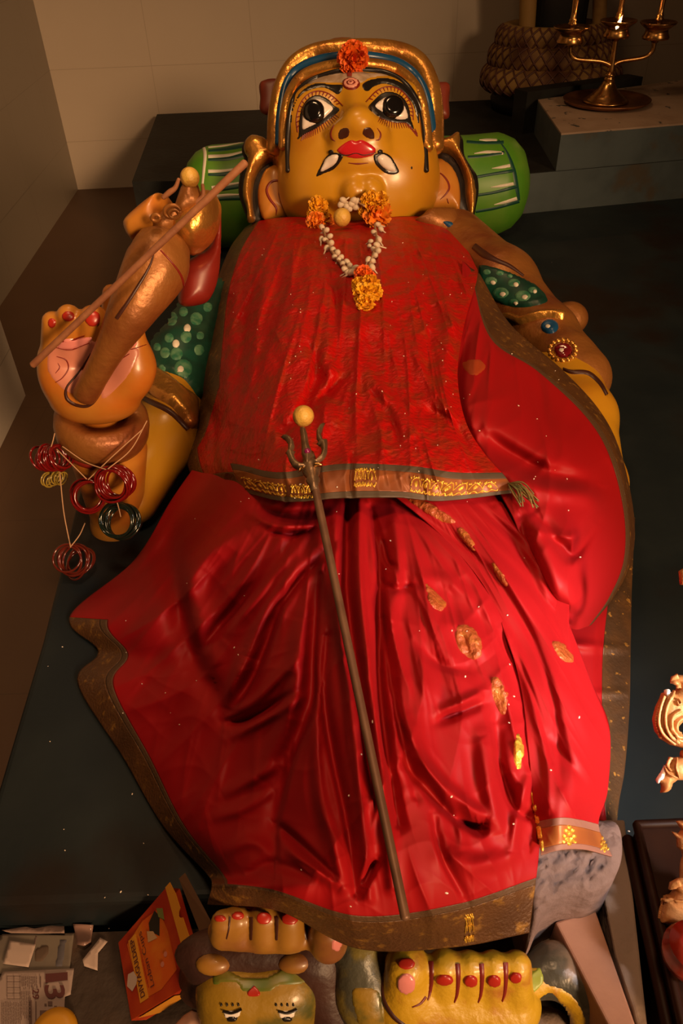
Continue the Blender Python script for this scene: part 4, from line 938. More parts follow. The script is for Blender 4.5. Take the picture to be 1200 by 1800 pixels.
sh_folds = [([(500, 480), (480, 560), (450, 640)], 16, 14, -.014), ([(570, 470), (590, 520), (588, 565)], 6, 9, -.012), ([(545, 600), (556, 650), (530, 720), (500, 760)], 9, 16, -.018), ([(580, 590), (570, 640), (600, 660)], 14, 10, .012),
            ([(600, 665), (575, 690), (555, 715)], 8, 10, -.018, .5), ([(590, 580), (650, 570), (700, 590)], 22, 20, .010), ([(560, 700), (580, 730), (570, 770)], 16, 14, .012),
            ([(420, 470), (410, 560), (400, 650), (405, 740)], 10, 10, .012, .4), ([(445, 470), (430, 570), (420, 670)], 7, 8, -.010, .4), ([(470, 460), (455, 560), (440, 680)], 8, 8, .008, .4),
            ([(745, 480), (755, 580), (750, 680)], 8, 12, -.008, .4), ([(770, 470), (790, 560), (780, 680), (800, 760)], 12, 10, .010, .4), ([(740, 720), (790, 740), (830, 800)], 12, 10, -.014, .5),
            ([(620, 640), (680, 700), (720, 760)], 14, 14, .010), ([(650, 680), (690, 740), (700, 790)], 8, 8, -.010), ([(450, 720), (500, 760), (520, 800)], 10, 12, -.010), ([(540, 420), (600, 415), (660, 420)], 12, 10, .016, .5),
            ([(730, 425), (745, 445), (765, 430)], 7, 7, .010, .6), ([(620, 800), (616, 830), (618, 870)], 5, 5, -.014, .3), ([(745, 830), (750, 850), (752, 880)], 4, 4, .006, .3), ([(498, 830), (500, 850), (502, 885)], 4, 4, -.006, .3),
            ([(360, 700), (380, 760), (370, 820)], 10, 12, -.018, .5), ([(390, 740), (385, 790), (392, 830)], 6, 8, .014, .5)]
cloth('cloth', sh_net, 260, 300, BROC, shawl, folds=sh_folds, extra=both(lumps(.05, .011, 31), lumps(.14, .003, 33), crumple(.045, .008, 34), creases(610, 100, 26, .008, 35)),
      regions=[('border', mat('gold_brocade_border', (0.30, 0.085, 0.02), 0.42, 0.2, col2=(0.22, 0.06, 0.018), nscale=12), lambda u, v: (v > .885) & (v < .977) & (u > 1/6)),
               ('selvedge', mat('grey_brown_selvedge', (0.085, 0.055, 0.03), 0.6), lambda u, v: (v > .850) & (u > 1/6)),
               ('side_border', ZB, lambda u, v: (u < np.clip(1-(v-.5)*3.0, .3, 1)/6) | ((u < 1/6) & (v > .90)))])
SHW = bvh_of(*shawl.children)
# woven gold figures, kept to stretches where light catches the border: sheen in the pattern
def border_motifs(poly_top, poly_bot, spans, bvh, par, pitch):
    T = catmull(poly_top, 200); Bm = catmull(poly_bot, 200); L = np.linalg.norm(T[-1]-T[0]); objs = []
    q = lambda s, t: (T[int(np.clip(s, 0, 1)*199)]*(1-t)+Bm[int(np.clip(s, 0, 1)*199)]*t)
    for a, b in spans:
        n = max(1, int(round((b-a)*L/pitch)))
        for k in range(n):
            s0 = a+(b-a)*k/n; ds = (b-a)/n
            c = lambda u, t: q(s0+ds*u, t)
            objs.append(stroke('woven_gold', [c(.05, .60), c(.2, .25), c(.5, .05), c(.8, .25), c(.95, .60)], 2.0, bvh, GOLDT, par, h=.0016, sp=3))
            objs.append(patch('woven_gold', [c(.5, .18), c(.72, .42), c(.5, .66), c(.28, .42)], bvh, GOLDT, par, h=.0018, w=2, sp=3))
            objs.append(stroke('woven_gold', [c(.02, .72), c(.25, .95), c(.5, .74), c(.75, .95), c(.98, .72)], 2.4, bvh, GOLDT, par, h=.0016, sp=3))
            objs.append(patch('woven_gold', ell2(*c(0, .86), 2.6, 2.6, 8), bvh, GOLDT, par, h=.0018, w=2, sp=3, smooth=False))
            for u in (.08, .3, .7, .92): objs.append(patch('woven_gold', ell2(*c(u, .12 if u in (.08, .92) else .02), 1.7, 2.2, 8), bvh, GOLDT, par, h=.0018, w=1.5, sp=3, smooth=False))
    return join(objs, 'woven_gold')
border_motifs([(412, 836), (490, 851), (550, 850), (615, 828), (650, 824), (720, 836), (800, 848), (880, 846)], [(428, 858), (495, 873), (550, 877), (615, 860), (650, 857), (720, 866), (780, 873), (893, 862)],
              [(.02, .17), (.19, .29), (.46, .60), (.72, .985)], SHW, shawl, 17)
border_motifs([(640, 1622), (700, 1625), (800, 1612), (835, 1605)], [(640, 1658), (700, 1662), (800, 1660), (835, 1655)], [(.78, .97)], SKB, skirt, 18)
for cx, cy in ((1000, 1468), (1062, 1480)):
    objs = []
    for k, (dx, dy, r) in enumerate(((0, -14, 4), (-6, -8, 4), (6, -8, 4), (0, -3, 5), (-9, 2, 4), (9, 2, 4), (-3, 8, 5), (4, 8, 5), (0, 15, 4), (-10, 12, 3), (10, 12, 3))):
        s_ = 1.0 if cx < 1050 else .6
        objs.append(patch('woven_gold', ell2(cx+dx*s_, cy+dy, r*s_, r*1.2, 10), PLB, GOLDT, pleat, h=.0018, w=2, sp=2.2, smooth=False))
    if any(objs): join(objs, 'woven_gold')
for L in ([(803, 930), (815, 928), (836, 958), (832, 970), (808, 945)], [(862, 985), (880, 1000), (892, 1020), (890, 1034), (872, 1015)], [(745, 1025), (765, 1040), (785, 1060), (775, 1075), (755, 1062)],
          [(800, 1105), (822, 1098), (845, 1122), (848, 1150), (830, 1160), (805, 1140)], [(862, 1195), (875, 1190), (892, 1215), (890, 1252), (880, 1256), (866, 1228)], [(910, 1288), (920, 1310), (918, 1340), (912, 1358), (902, 1335), (903, 1305)],
          [(932, 1388), (938, 1400), (948, 1440), (956, 1490), (950, 1494), (940, 1440)], [(968, 1130), (985, 1128), (1005, 1150), (1008, 1165), (985, 1160)], [(715, 878), (740, 876), (790, 905), (800, 920), (770, 915)]):
    bright = L[0] in ((910, 1288), (932, 1388)); patch('woven_motif', L, PB2, GOLDT if bright else MOTIF, pleat, h=.003, w=3, sp=4)
bt = mat('faint_brocade_patch', (0.36, 0.05, 0.012), 0.45)
patch('faded_patch', [(812, 636), (840, 630), (855, 645), (838, 662), (818, 655)], DRB, bt, drape, h=.0008, w=2, sp=4)
# tassel at the border end
m = Merge(); h0 = SHW.ray_cast(Vector(CAM), Vector(ray(893, 850)).normalized())[0]; h0 = np.array(h0) if h0 is not None else P(893, 850, .38)
for k in range(26):
    e = P(925+random.uniform(-12, 22), 880+random.uniform(-12, 14), .372+random.uniform(0, .012)); mid = (h0+e)/2+np.array([random.uniform(-.008, .008), random.uniform(-.008, .008), .008])
    m.add(*tube_geo([h0, mid, e], [.0012, .0014, .001], seg=5, n=7, cap=False))
m.build('tassel', TASS, shawl)

# ================================================================== GARLAND AND FLOWERS
def petal_geo(c, d, side, up, L, wd, curl):
    """one ruffled, slightly cupped petal growing from c in direction d"""
    V = []; n = 5
    for i in range(n):
        t = i/(n-1); wv = wd*(0.35+0.75*math.sin(math.pi*(0.15+0.72*t))); b = c+d*L*t+up*curl*t*t*L
        for j, s in enumerate((-1, 0, 1)): V.append(b+side*s*wv*0.5+up*(0.10*wv*(abs(s))+ (0.12*L*math.sin(j*2.1+i) if i == n-1 else 0)))
    Fc = [(i*3+j, i*3+j+1, i*3+j+4, i*3+j+3) for i in range(n-1) for j in (0, 1)]
    return V, Fc
def marigold(name, c, r, nrm, m_, parent, count=110, flat=0.75):
    nrm = unit(nrm); R = frame(nrm); mm = Merge(); rs = random.Random(hash((round(c[0], 3), round(c[1], 3))) & 0xffff)
    for k in range(count):
        t = (k+.5)/count; th = math.acos(1-1.25*t); ph = k*2.399963+rs.uniform(-.2, .2)
        d = R@np.array([math.sin(th)*math.cos(ph), math.sin(th)*math.sin(ph), math.cos(th)*flat]); side = unit(np.cross(d, nrm)+1e-4*R[:, 0]); up = unit(np.cross(side, d))
        tw = rs.uniform(-.6, .6); side = side*math.cos(tw)+up*math.sin(tw); up = unit(np.cross(side, d))
        mm.add(*petal_geo(np.array(c)+d*r*.30, unit(d), side, up, r*rs.uniform(.58, .75), r*rs.uniform(.30, .42), rs.uniform(-.25, .45)))
    mm.add(*ball_geo(c, r*.55, 12, 8, R, (1, 1, flat)))
    return mm.build(name, m_, parent)
onS = lambda x, y, b=None: np.array((b or SHW).ray_cast(Vector(CAM), Vector(ray(x, y)).normalized())[0])
fl_c = np.array(HB.ray_cast(Vector(CAM), Vector(ray(620, 112)).normalized())[0] or PP(620, 112, W(0, 0, .15), N_))
CHB = bvh_of(head, crown, *crown.children); cr_front = np.array(CHB.ray_cast(Vector(CAM), Vector(ray(620, 110)).normalized())[0])+N_*.022
fm = marigold('marigold', cr_front, 0.048, unit(N_-U_*.5), MD, None, 170); tag(fm, 'deep orange marigold stuck on the front of the gold crown', 'flower')
garl = thing('garland', P(640, 480, .38), 'garland of dry white jasmine buds and marigolds on the statue chest', 'garland')
gp_ = lambda x, y, dz=.010: onS(x, y)+np.array([0, -.002, dz])
right = [gp_(658, 400), gp_(662, 430), gp_(655, 455), gp_(648, 475), gp_(641, 484)]
left = [gp_(568, 408), gp_(575, 430), gp_(588, 455), gp_(603, 472), gp_(622, 484), gp_(634, 486)]
top = [PY(600, 362, left[0][1]+.10)+np.array([0, 0, 0]), PY(612, 360, left[0][1]+.10), PY(625, 355, left[0][1]+.10), PY(640, 362, left[0][1]+.06)]
for S_ in (right, left, top): tube('string', S_, .0035, THRD, garl, n=24, seg=6)
bud0 = None
def bud(p, d, r):
    global bud0
    d = unit(d); R = frame(d)
    if bud0 is None:
        mm = Merge(); mm.add(*ball_geo((0, 0, 0), 1, 12, 8, None, (.9, .9, 1.15))); mm.add(*tube_geo([(0, 0, -.8), (.1, 0, -1.9), (.25, 0, -3.0)], [.28, .24, .2], seg=6, n=6))
        bud0 = mm.build('jasmine_bud', BUD, None, origin=(0, 0, 0)); o = bud0
    else: o = bud0.copy(); COL.objects.link(o)
    o.parent = garl; M = np.eye(4); M[:3, :3] = R*r; M[:3, 3] = np.array(p)-offset_of(garl)
    o.matrix_local = Matrix([list(x) for x in M]); return o
for px, py in ((653, 397), (664, 400), (669, 408), (657, 415), (666, 427), (649, 439), (662, 437), (656, 445), (659, 455), (647, 463), (655, 465), (654, 476), (664, 447), (651, 431),
               (566, 405), (574, 410), (565, 426), (572, 428), (582, 433), (574, 442), (593, 450), (588, 458), (599, 459), (602, 470), (610, 467), (606, 480), (611, 485), (618, 485), (625, 478), (628, 489), (580, 421), (585, 445), (597, 463), (615, 474)):
    p = onS(px, py)+np.array([0, -.004, .011]); a = random.uniform(0, 6.28); bud(p, [math.cos(a), math.sin(a)*.7, .5], random.uniform(.0078, .0100))
for px, py in ((599, 359), (608, 362), (613, 366), (621, 352), (627, 354), (625, 364), (603, 352), (618, 358)):
    bud(PY(px, py, left[0][1]+.095), [random.uniform(-1, 1), -.3, random.uniform(-.5, 1)], .0105)
for px, py, r, m_, dz in ((559, 362, .030, MY, .02), (560, 380, .036, MY, .02), (556, 398, .030, MO, .016), (569, 390, .030, MO, .022), (652, 355, .034, MY, .03), (666, 352, .028, MY, .03), (645, 370, .026, MY, .03), (662, 375, .045, MO, .034),
                           (638, 487, .022, MD, .010), (645, 493, .020, MD, .010), (632, 508, .020, MY, .012), (650, 510, .026, MY, .014), (640, 525, .026, MY, .014), (655, 522, .022, MY, .014), (643, 540, .022, MY, .012)):
    h_ = SHW.ray_cast(Vector(CAM), Vector(ray(px, max(py, 392))).normalized())[0]
    c = np.array(h_) if py >= 392 else PY(px, py, np.array(h_)[1]-.02)
    marigold('marigold', c+np.array([0, -.006, dz if py >= 392 else 0]), r*1.05, unit([random.uniform(-.3, .3), -.75, .7]), m_, garl, 70)

def lime(c, r, label):
    v, f = ball_geo(c, r, 28, 20, frame(unit([.2, -.5, .8])), (1, 1, 1.06)); o = build('lime', v, f, LIME); return tag(o, label, 'lime')
lime(PY(601, 382, left[0][1]+.03), 0.026, 'yellow lime at the statue throat between two marigold clusters')

# ================================================================== TRIDENT
TBV = bvh_of(*shawl.children, *skirt.children, *pleat.children)
def top_at(px, py, lift): return np.array(TBV.ray_cast(Vector(CAM), Vector(ray(px, py)).normalized())[0])+np.array([0, 0, lift])
tr = thing('trident', P(550, 850, .40), 'bronze trident with a long rod lying on the red cloth', 'trident')
zA = max(top_at(x, y, 0)[2] for x, y in ((505, 770), (570, 750), (540, 800), (555, 850), (540, 740)))+.018
zB = top_at(712, 1600, 0)[2]+.02
tn = unit(np.cross(P(552, 850, zA)-P(712, 1612, zB), [1, 0, 0])); tn = tn if tn[2] > 0 else -tn
rod_a = P(549, 835, zA); rod_b = P(714, 1612, zB)
ts = np.linspace(0, 1, 30); need = 0
for t in ts:
    q = rod_a*(1-t)+rod_b*t; hit = TBV.ray_cast(Vector((q[0], q[1], 2)), Vector((0, 0, -1)))[0]
    if hit: need = max(need, hit.z+.004-q[2])
zA += need; zB += need; print('rod lift', need)
rod_a = P(549, 835, zA); rod_b = P(714, 1612, zB); tpt = rod_a
tq = lambda x, y: PP(x, y, tpt, tn)
tube('shaft', [tq(552, 850), tq(712, 1612)], [.0058, .0048], ROD, tr, n=20, seg=12)
hd_ax = unit(tq(540, 790)-tq(552, 860)); b_ = tq(553, 862); ln = np.linalg.norm(tq(538, 800)-b_)
prof = [(.0, -.004), (.0062, -.002), (.0068, .012), (.0105, .020), (.0080, .026), (.0120, .034), (.0145, .044), (.0120, .054), (.0085, .058), (.0100, .064), (.0085, .075), (.0085, ln*.98), (0, ln)]
v, f = lathe_geo(prof, b_, hd_ax, 24); build('socket', v, f, IRON, tr)
z4 = lambda L: [(480+x/7.5, 700+y/7.5) for x, y in L]
pr_l = [(440, 880), (360, 865), (300, 820), (275, 750), (297, 690), (262, 710), (285, 640), (272, 570), (230, 515), (170, 490), (88, 508), (150, 540), (195, 600), (195, 690), (160, 722), (180, 745), (210, 830), (260, 905), (330, 945), (440, 935)]
pr_r = [(500, 830), (560, 820), (620, 760), (640, 690), (620, 630), (565, 605), (600, 580), (570, 540), (570, 430), (610, 360), (692, 322), (655, 400), (632, 480), (655, 550), (715, 552), (718, 640), (712, 730), (670, 800), (590, 850), (520, 880)]
pr_m = [(350, 395), (425, 395), (452, 480), (470, 600), (510, 700), (520, 760), (500, 820), (470, 890), (430, 890), (400, 800), (370, 740), (372, 620), (360, 500)]
ins = []
for nm, L in (('prong', pr_l), ('prong', pr_r)): inflate(nm, z4(L), tpt+tn*.006, tn, .007, .007, IRON, tr, sp=1.6, smooth=False, power=.6)
inflate('middle_prong', z4(pr_m), tpt+tn*.008, tn, .009, .009, IRON, tr, sp=1.6, smooth=False, power=.6)
inflate('leaf_spur', z4([(545, 865), (600, 862), (665, 880), (620, 892), (560, 895), (525, 890)]), tpt+tn*.014, tn, .004, .004, BRASS, tr, sp=1.4)
inflate('leaf_spur', z4([(440, 905), (400, 920), (360, 950), (328, 985), (350, 935), (400, 900)]), tpt+tn*.014, tn, .004, .004, BRASS, tr, sp=1.4)
v, f = ball_geo(tq(480+455/7.5, 700+800/7.5)+tn*.016, .0048, 14, 10); build('gem', v, f, MAG, tr)
lime(tq(533.5, 738)+tn*.008, 0.0165, 'small yellow lime stuck on the middle prong of the trident')

# ================================================================== HAND DRUM WITH SNAKE HOOD, STICK, LIME
drum = thing('hand_drum', PY(170, 690, 1.24), 'gold sceptre with an hourglass drum and snake hood held in the raised hand', 'drum')
kx = lambda x, y, Y: PY(x, y, Y)
tube('handle', [kx(150, 693, 1.236), kx(190, 620, 1.232), kx(232, 545, 1.25), kx(272, 475, 1.30), kx(285, 440, 1.33)], [.0225, .026, .041, .055, .050], GOLDR, drum, n=40, seg=26)
HDV = bvh_of(*[c for c in drum.children])
stroke('handle_line', [(205, 560), (235, 515), (262, 470), (272, 440)], [8, 7, 5, 2], HDV, DKB, drum, h=.002)
stroke('handle_line', [(282, 440), (302, 462), (318, 485), (324, 510)], [3, 3, 4, 3], HDV, MARF, drum, h=.002)
outl = [(140, 655), (150, 668), (150, 700)]
stroke('grip_outline', [(160, 620), (138, 655), (118, 680), (118, 700), (135, 712), (158, 712), (176, 690), (196, 650), (208, 608)], [3, 4, 5, 6, 6, 6, 6, 6, 5], HBV, DKB, hand, h=.0035)
ax_d = unit(kx(362, 408, 1.42)-kx(255, 408, 1.36)); dc = kx(298, 408, 1.39)
inflate('drum_lobe', [(226, 395), (250, 370), (285, 345), (300, 355), (300, 400), (282, 418), (262, 425), (240, 428), (228, 415)], dc-np.array([0, .01, 0]), unit([-.2, -.75, .6]), .05, .06, SKINO, drum, sp=4)
inflate('drum_lobe', [(296, 400), (310, 375), (345, 345), (370, 340), (388, 360), (385, 400), (368, 430), (338, 446), (310, 430)], dc+np.array([.03, -.01, 0]), unit([.15, -.8, .6]), .060, .06, GOLD, drum, sp=4)
inflate('drum_skin', [(383, 360), (388, 375), (386, 470), (372, 520), (350, 536), (315, 532), (322, 470), (345, 448), (368, 430)], dc+np.array([.055, .045, -.03]), unit([.4, -.8, .4]), .03, .05, MARF, drum, sp=4)
inflate('drum_neck', [(270, 395), (290, 372), (318, 360), (330, 385), (310, 410), (285, 420)], dc-np.array([0, .03, 0]), unit([0, -.8, .6]), .035, .04, GOLDR, drum, sp=3)
inflate('snake_hood', [(306, 372), (312, 345), (322, 322), (334, 318), (346, 322), (354, 345), (352, 362), (336, 372), (320, 378)], dc+np.array([.02, -.03, .05]), unit([.1, -.8, .6]), .022, .02, GOLDR, drum, sp=3)
for q in ([(314, 315), (308, 330), (298, 338), (287, 347)], [(356, 325), (356, 345), (340, 356), (314, 360)]): tube('snake_tongue', [kx(x, y, 1.36) for x, y in q], [.003, .004, .005, .004], STICK, drum, n=18, seg=8)
for cx, cy, r in ((274, 383, 7), (303, 372, 14), (306, 376, 9)):
    tube('drum_ring', [kx(cx+r*math.cos(t), cy+r*.8*math.sin(t), 1.315) for t in np.linspace(0, 6.0, 14)], .0035, GOLDR, drum, n=40, seg=8)
lime(kx(333.5, 312, 1.375), 0.0165, 'yellow lime on top of the snake hood beside the green bolster')
stk = tube('wooden_stick', [kx(58, 641, 1.20), kx(240, 468, 1.22), kx(430, 287, 1.245)], [.0062, .0056, .0062], STICK, None, n=20, seg=10); tag(stk, 'thin bare wooden stick leaning slantwise across the raised hand and drum', 'stick')

# ================================================================== BANGLES TIED TO THE WRIST
def torus_geo(c, R, r, nrm, seg=40, ts=8):
    Fm = frame(nrm); V = []; Fc = []
    for i in range(seg):
        a = 2*math.pi*i/seg
        for j in range(ts):
            b = 2*math.pi*j/ts; q = np.array([(R+r*math.cos(b))*math.cos(a), (R+r*math.cos(b))*math.sin(a), r*math.sin(b)]); V.append(np.array(c)+Fm@q)
    for i in range(seg):
        for j in range(ts): Fc.append((i*ts+j, ((i+1) % seg)*ts+j, ((i+1) % seg)*ts+(j+1) % ts, i*ts+(j+1) % ts))
    return V, Fc
def bundle(label, cx, cy, Y, rpx, count, m_, nrm, spread, tilt, seed, tie=None, m2=None, z=None):
    rs = random.Random(seed); c = PY(cx, cy, Y) if z is None else P(cx, cy, z); dep = (c-CAM)@FWD; R0 = rpx*dep/F
    t = thing('bangle_bundle', c-np.array([0, 0, R0]), label, 'bangles', 'bundles of bangles tied to the wrist')
    for k in range(count):
        f = (k/(count-1)-.5) if count > 1 else 0
        n = unit(np.array(nrm)+np.array([rs.uniform(-tilt, tilt), rs.uniform(-tilt, tilt), rs.uniform(-tilt, tilt)]))
        p = c+unit(nrm)*spread*f+np.array([rs.uniform(-.25, .25), rs.uniform(-.1, .1), rs.uniform(-.2, .2)])*R0*.6
        v, f_ = torus_geo(p, R0*rs.uniform(.72, .86), .0024, n); build('bangle', v, f_, (m2 if (m2 and k % 5 == 4) else m_), t)
    if tie is not None:
        for q in tie: tube('tie_thread', [PY(x, y, yy) for x, y, yy in q], .0012, THRD, t, n=16, seg=5)
    return t
bundle('dark red bangle bundle with a yellow fringe at the far left of the wrist', 90, 805, 1.245, 27, 14, BANR, (.85, -.35, .25), .05, .28, 1, tie=[[(96, 762, 1.25), (93, 775, 1.24), (90, 785, 1.235)], [(105, 830, 1.22), (112, 900, 1.19), (124, 962, 1.16)]], m2=BANR)
fr_ = thing('yellow_bangles', PY(97, 848, 1.25), 'yellow bangles hanging under the leftmost dark red bangle bundle', 'bangles')
for k in range(7): v, f = torus_geo(PY(82+k*4.5, 842+3*math.sin(k), 1.25), .014, .0016, unit([.8, -.5, .2*math.sin(k*2)]), 24, 6); build('bangle', v, f, BANY, fr_)
bundle('red bangle bundle at left centre of the forearm, above the loose bangles', 156, 872, 1.20, 34, 10, BANR, (.1, -.8, .45), .03, .22, 2, tie=[[(100, 790, 1.23), (125, 815, 1.21), (152, 842, 1.195)], [(250, 755, 1.24), (200, 800, 1.21), (155, 843, 1.195)]])
bundle('crimson bangle bundle right of centre on the forearm', 200, 850, 1.19, 36, 11, BANR, (-.25, -.8, .4), .03, .25, 3, tie=[[(110, 785, 1.23), (150, 812, 1.21), (188, 826, 1.19)], [(258, 740, 1.25), (230, 790, 1.22), (190, 824, 1.19)]])
bundle('black-green glass bangle bundle resting on the lower forearm beside the red skirt', 211, 916, 1.185, 38, 9, BANB, (-.1, -.75, .6), .03, .28, 4, tie=[[(205, 880, 1.18), (209, 895, 1.18), (212, 908, 1.18)]])
bundle('amber red bangle bundle hanging at the platform edge below the forearm', 131, 986, 1.12, 34, 9, BANC, (-.2, -.55, .75), .035, .35, 5, tie=[[(149, 920, 1.19), (140, 940, 1.16), (125, 960, 1.14)]], z=.045)

# ================================================================== FEET, BEAST, LIMB
ft = thing('foot', P(480, 1640, .1), 'x', 'x')
bpy.data.objects.remove(ft)
# viewer-left foot: toes with red nails under the hem
pr_ = [('ell', P(485, 1630, .16), np.array([.085, .030, .014]), .01)]
for x, y0, y1, r, z0 in ((392, 1622, 1644, .0165, .185), (418, 1616, 1642, .0175, .185), (464, 1612, 1642, .0185, .19), (508, 1615, 1644, .0195, .19), (577, 1636, 1656, .0235, .185)):
    pr_.append(('cone', P(x, y0, z0), P(x, y1, z0-.022), r*.92, r, .006))
foot1 = sculpt('foot', pr_, 0.0045, mat('toe_ochre', (0.30, 0.14, 0.018), 0.45, col2=(0.20, 0.07, 0.02), nscale=18, lo=0.4, hi=0.7, coat=0.2), statue)  # ochre darkened to carry the shade of the overhanging hem
FB = bvh_of(foot1)
for x, y, rx, ry in ((387, 1615, 11, 7), (418, 1610, 12, 8), (464, 1614, 14, 12), (509, 1615, 15, 12), (574, 1624, 16, 9)): patch('toenail', ell2(x, y, rx, ry, 18), FB, NAIL, foot1, h=.003, w=4, sp=2.5, smooth=False)
for x in (441, 486, 538): stroke('toe_gap', [(x, 1612), (x, 1630), (x, 1652)], [9, 8, 5], FB, DKB, foot1, h=.001)
stroke('toe_gap', [(404, 1612), (402, 1632), (398, 1650)], [5, 4, 3], FB, DKB, foot1, h=.001)
patch('toe_scuff', [(585, 1650), (600, 1638), (606, 1650), (596, 1672), (582, 1668)], FB, PALMS, foot1, h=.001, w=2, sp=3)
# viewer-right foot: yellow sole with a row of toes
pr_ = [('cone', P(712, 1755, .06), P(900, 1765, .05), .040, .036, .03), ('cone', P(716, 1735, .08), P(716, 1762, .055), .036, .036, .02)]
for x, r in ((715, .030), (781, .0225), (824, .020), (866, .020), (908, .020)): pr_.append(('cone', P(x, 1698, .125), P(x, 1740, .085), r*.9, r, .010))
foot2 = sculpt('foot', pr_, 0.0045, SOLE, statue); FB2 = bvh_of(foot2)
for x, y, rx, ry in ((714, 1694, 16, 11), (781, 1722, 16, 10), (827, 1724, 13, 11), (868, 1724, 13, 11), (906, 1718, 12, 10)): patch('toenail', ell2(x, y, rx, ry, 18), FB2, NAIL, foot2, h=.003, w=4, sp=2.5, smooth=False)
patch('toe_scuff', ell2(714, 1729, 17, 19, 20), FB2, PALMS, foot2, h=.002, w=3, sp=3)
for x, y0 in ((757, 1690), (804, 1694), (846, 1694), (888, 1692)): stroke('toe_gap', [(x, y0), (x+1, y0+25), (x-1, y0+52), (x-6, y0+68)], [11, 10, 7, 2], FB2, MARF, foot2, h=.0015)
stroke('toe_line', [(748, 1752), (738, 1764), (724, 1770)], [5, 4, 1], FB2, MARF, foot2, h=.0015)
stroke('sole_outline', [(672, 1700), (672, 1750), (690, 1785), (715, 1805)], [6, 8, 8, 6], FB2, DKB, foot2, h=.002)
# beast under the feet
beast = thing('beast_statue', (-0.10, 0.33, -0.075), 'green and yellow painted beast crouching under the statue feet', 'statue')
bc = P(455, 1760, .035)
pr_ = [('ell', bc, np.array([.072, .045, .062]), .02), ('ell', P(405, 1735, .055), np.array([.042, .04, .045]), .025), ('ell', P(508, 1732, .055), np.array([.046, .04, .045]), .025), ('ell', P(404, 1785, .02), np.array([.034, .035, .04]), .02), ('ell', P(505, 1785, .02), np.array([.038, .035, .04]), .02), ('ell', P(455, 1796, .03), np.array([.026, .04, .024]), .015)]
bhd = sculpt('head', pr_, 0.0045, DEMY, beast); BH = bvh_of(bhd)
patch('green_brow', [(373, 1702), (395, 1698), (415, 1712), (440, 1718), (470, 1716), (500, 1700), (535, 1694), (545, 1725), (520, 1732), (490, 1735), (470, 1745), (430, 1745), (415, 1730), (395, 1728), (375, 1732)], BH, DEMG, bhd, h=.001, w=3, sp=4)
patch('forehead_mark', [(447, 1732), (458, 1746), (452, 1752), (438, 1752), (434, 1745)], BH, NAIL, bhd, h=.002, w=2, sp=2)
for x0, x1 in ((392, 424), (488, 520)):
    patch('eye_white', [(x0, 1776), (x1, 1776), (x1-2, 1786), ((x0+x1)/2, 1793), (x0+3, 1788)], BH, WHT, bhd, h=.002, w=2, sp=2, smooth=False)
    stroke('eye_lid', [(x0, 1776), ((x0+x1)/2, 1779), (x1+1, 1773)], [3, 4, 3], BH, BLK, bhd, h=.004)
    patch('pupil', ell2((x0+x1)/2, 1789, 10, 5.5, 16), BH, BLK, bhd, h=.004, w=3, sp=2, smooth=False)
    objs = [patch('lashes', [(x, 1768), (x+3, 1759), (x+6, 1768)], BH, BLK, bhd, h=.0025, w=1.5, sp=2, smooth=False) for x in range(int(x0)-6, int(x1), 10)]
    if any(objs): join(objs, 'lashes')
for x, y in ((376, 1693), (519, 1690)):
    v, f = ball_geo(P(x, y, .105), .020, 18, 12, None, (1.15, .7, .62)); build('ear', v, f, MATS['toe_ochre'], beast)
m = sculpt('body', [('ell', P(450, 1672, .09), np.array([.105, .03, .03]), .02), ('cone', P(372, 1690, .07), P(355, 1722, .0), .030, .034, .03), ('cone', P(560, 1690, .075), P(590, 1790, .0), .036, .042, .03)], 0.006, DEMB, beast)
lm = sculpt('front_limb', [('cone', P(632, 1675, .10), P(648, 1740, .06), .034, .040, .02), ('cone', P(648, 1740, .06), P(668, 1812, -.02), .040, .048, .02)], 0.006, MOTT, beast)
LMB = bvh_of(lm); patch('yellow_shin', [(618, 1740), (645, 1735), (668, 1745), (676, 1790), (690, 1815), (640, 1815), (622, 1780)], LMB, DEMY, lm, h=.001, w=4, sp=4)
hl = sculpt('hind_limb', [('cone', P(922, 1726, .06), P(975, 1703, .06), .024, .028, .02), ('cone', P(975, 1703, .06), P(1022, 1735, .05), .028, .026, .02), ('cone', P(1022, 1735, .05), P(1034, 1805, .0), .025, .022, .02)], 0.006,
            mat('grey_scuffed_enamel', (0.05, 0.045, 0.03), 0.35, col2=(0.24, 0.16, 0.11), nscale=12, lo=0.52, hi=0.68, bump=0.35, bscale=36), beast)
HLB = bvh_of(hl)
patch('yellow_belly', [(915, 1712), (945, 1700), (958, 1726), (990, 1738), (1015, 1760), (1030, 1800), (1000, 1815), (985, 1770), (965, 1748), (930, 1770), (912, 1765)], HLB, SOLE, hl, h=.0012, w=4, sp=4)
patch('green_streak', [(930, 1712), (948, 1700), (956, 1725), (940, 1745), (930, 1740)], HLB, mat('lime_enamel', (0.26, 0.30, 0.03), 0.4), hl, h=.002, w=3, sp=4)
patch('plaster_chip', [(1048, 1728), (1060, 1724), (1064, 1738), (1060, 1752), (1050, 1745)], HLB, PLAS, hl, h=.003, w=3, sp=3)
v, f = ball_geo(P(958, 1806, -.02), .030, 20, 14, None, (1.2, .8, .7)); rk = build('stone', v, f, CONC); tag(rk, 'rounded grey stone under the arched beast leg', 'stone')

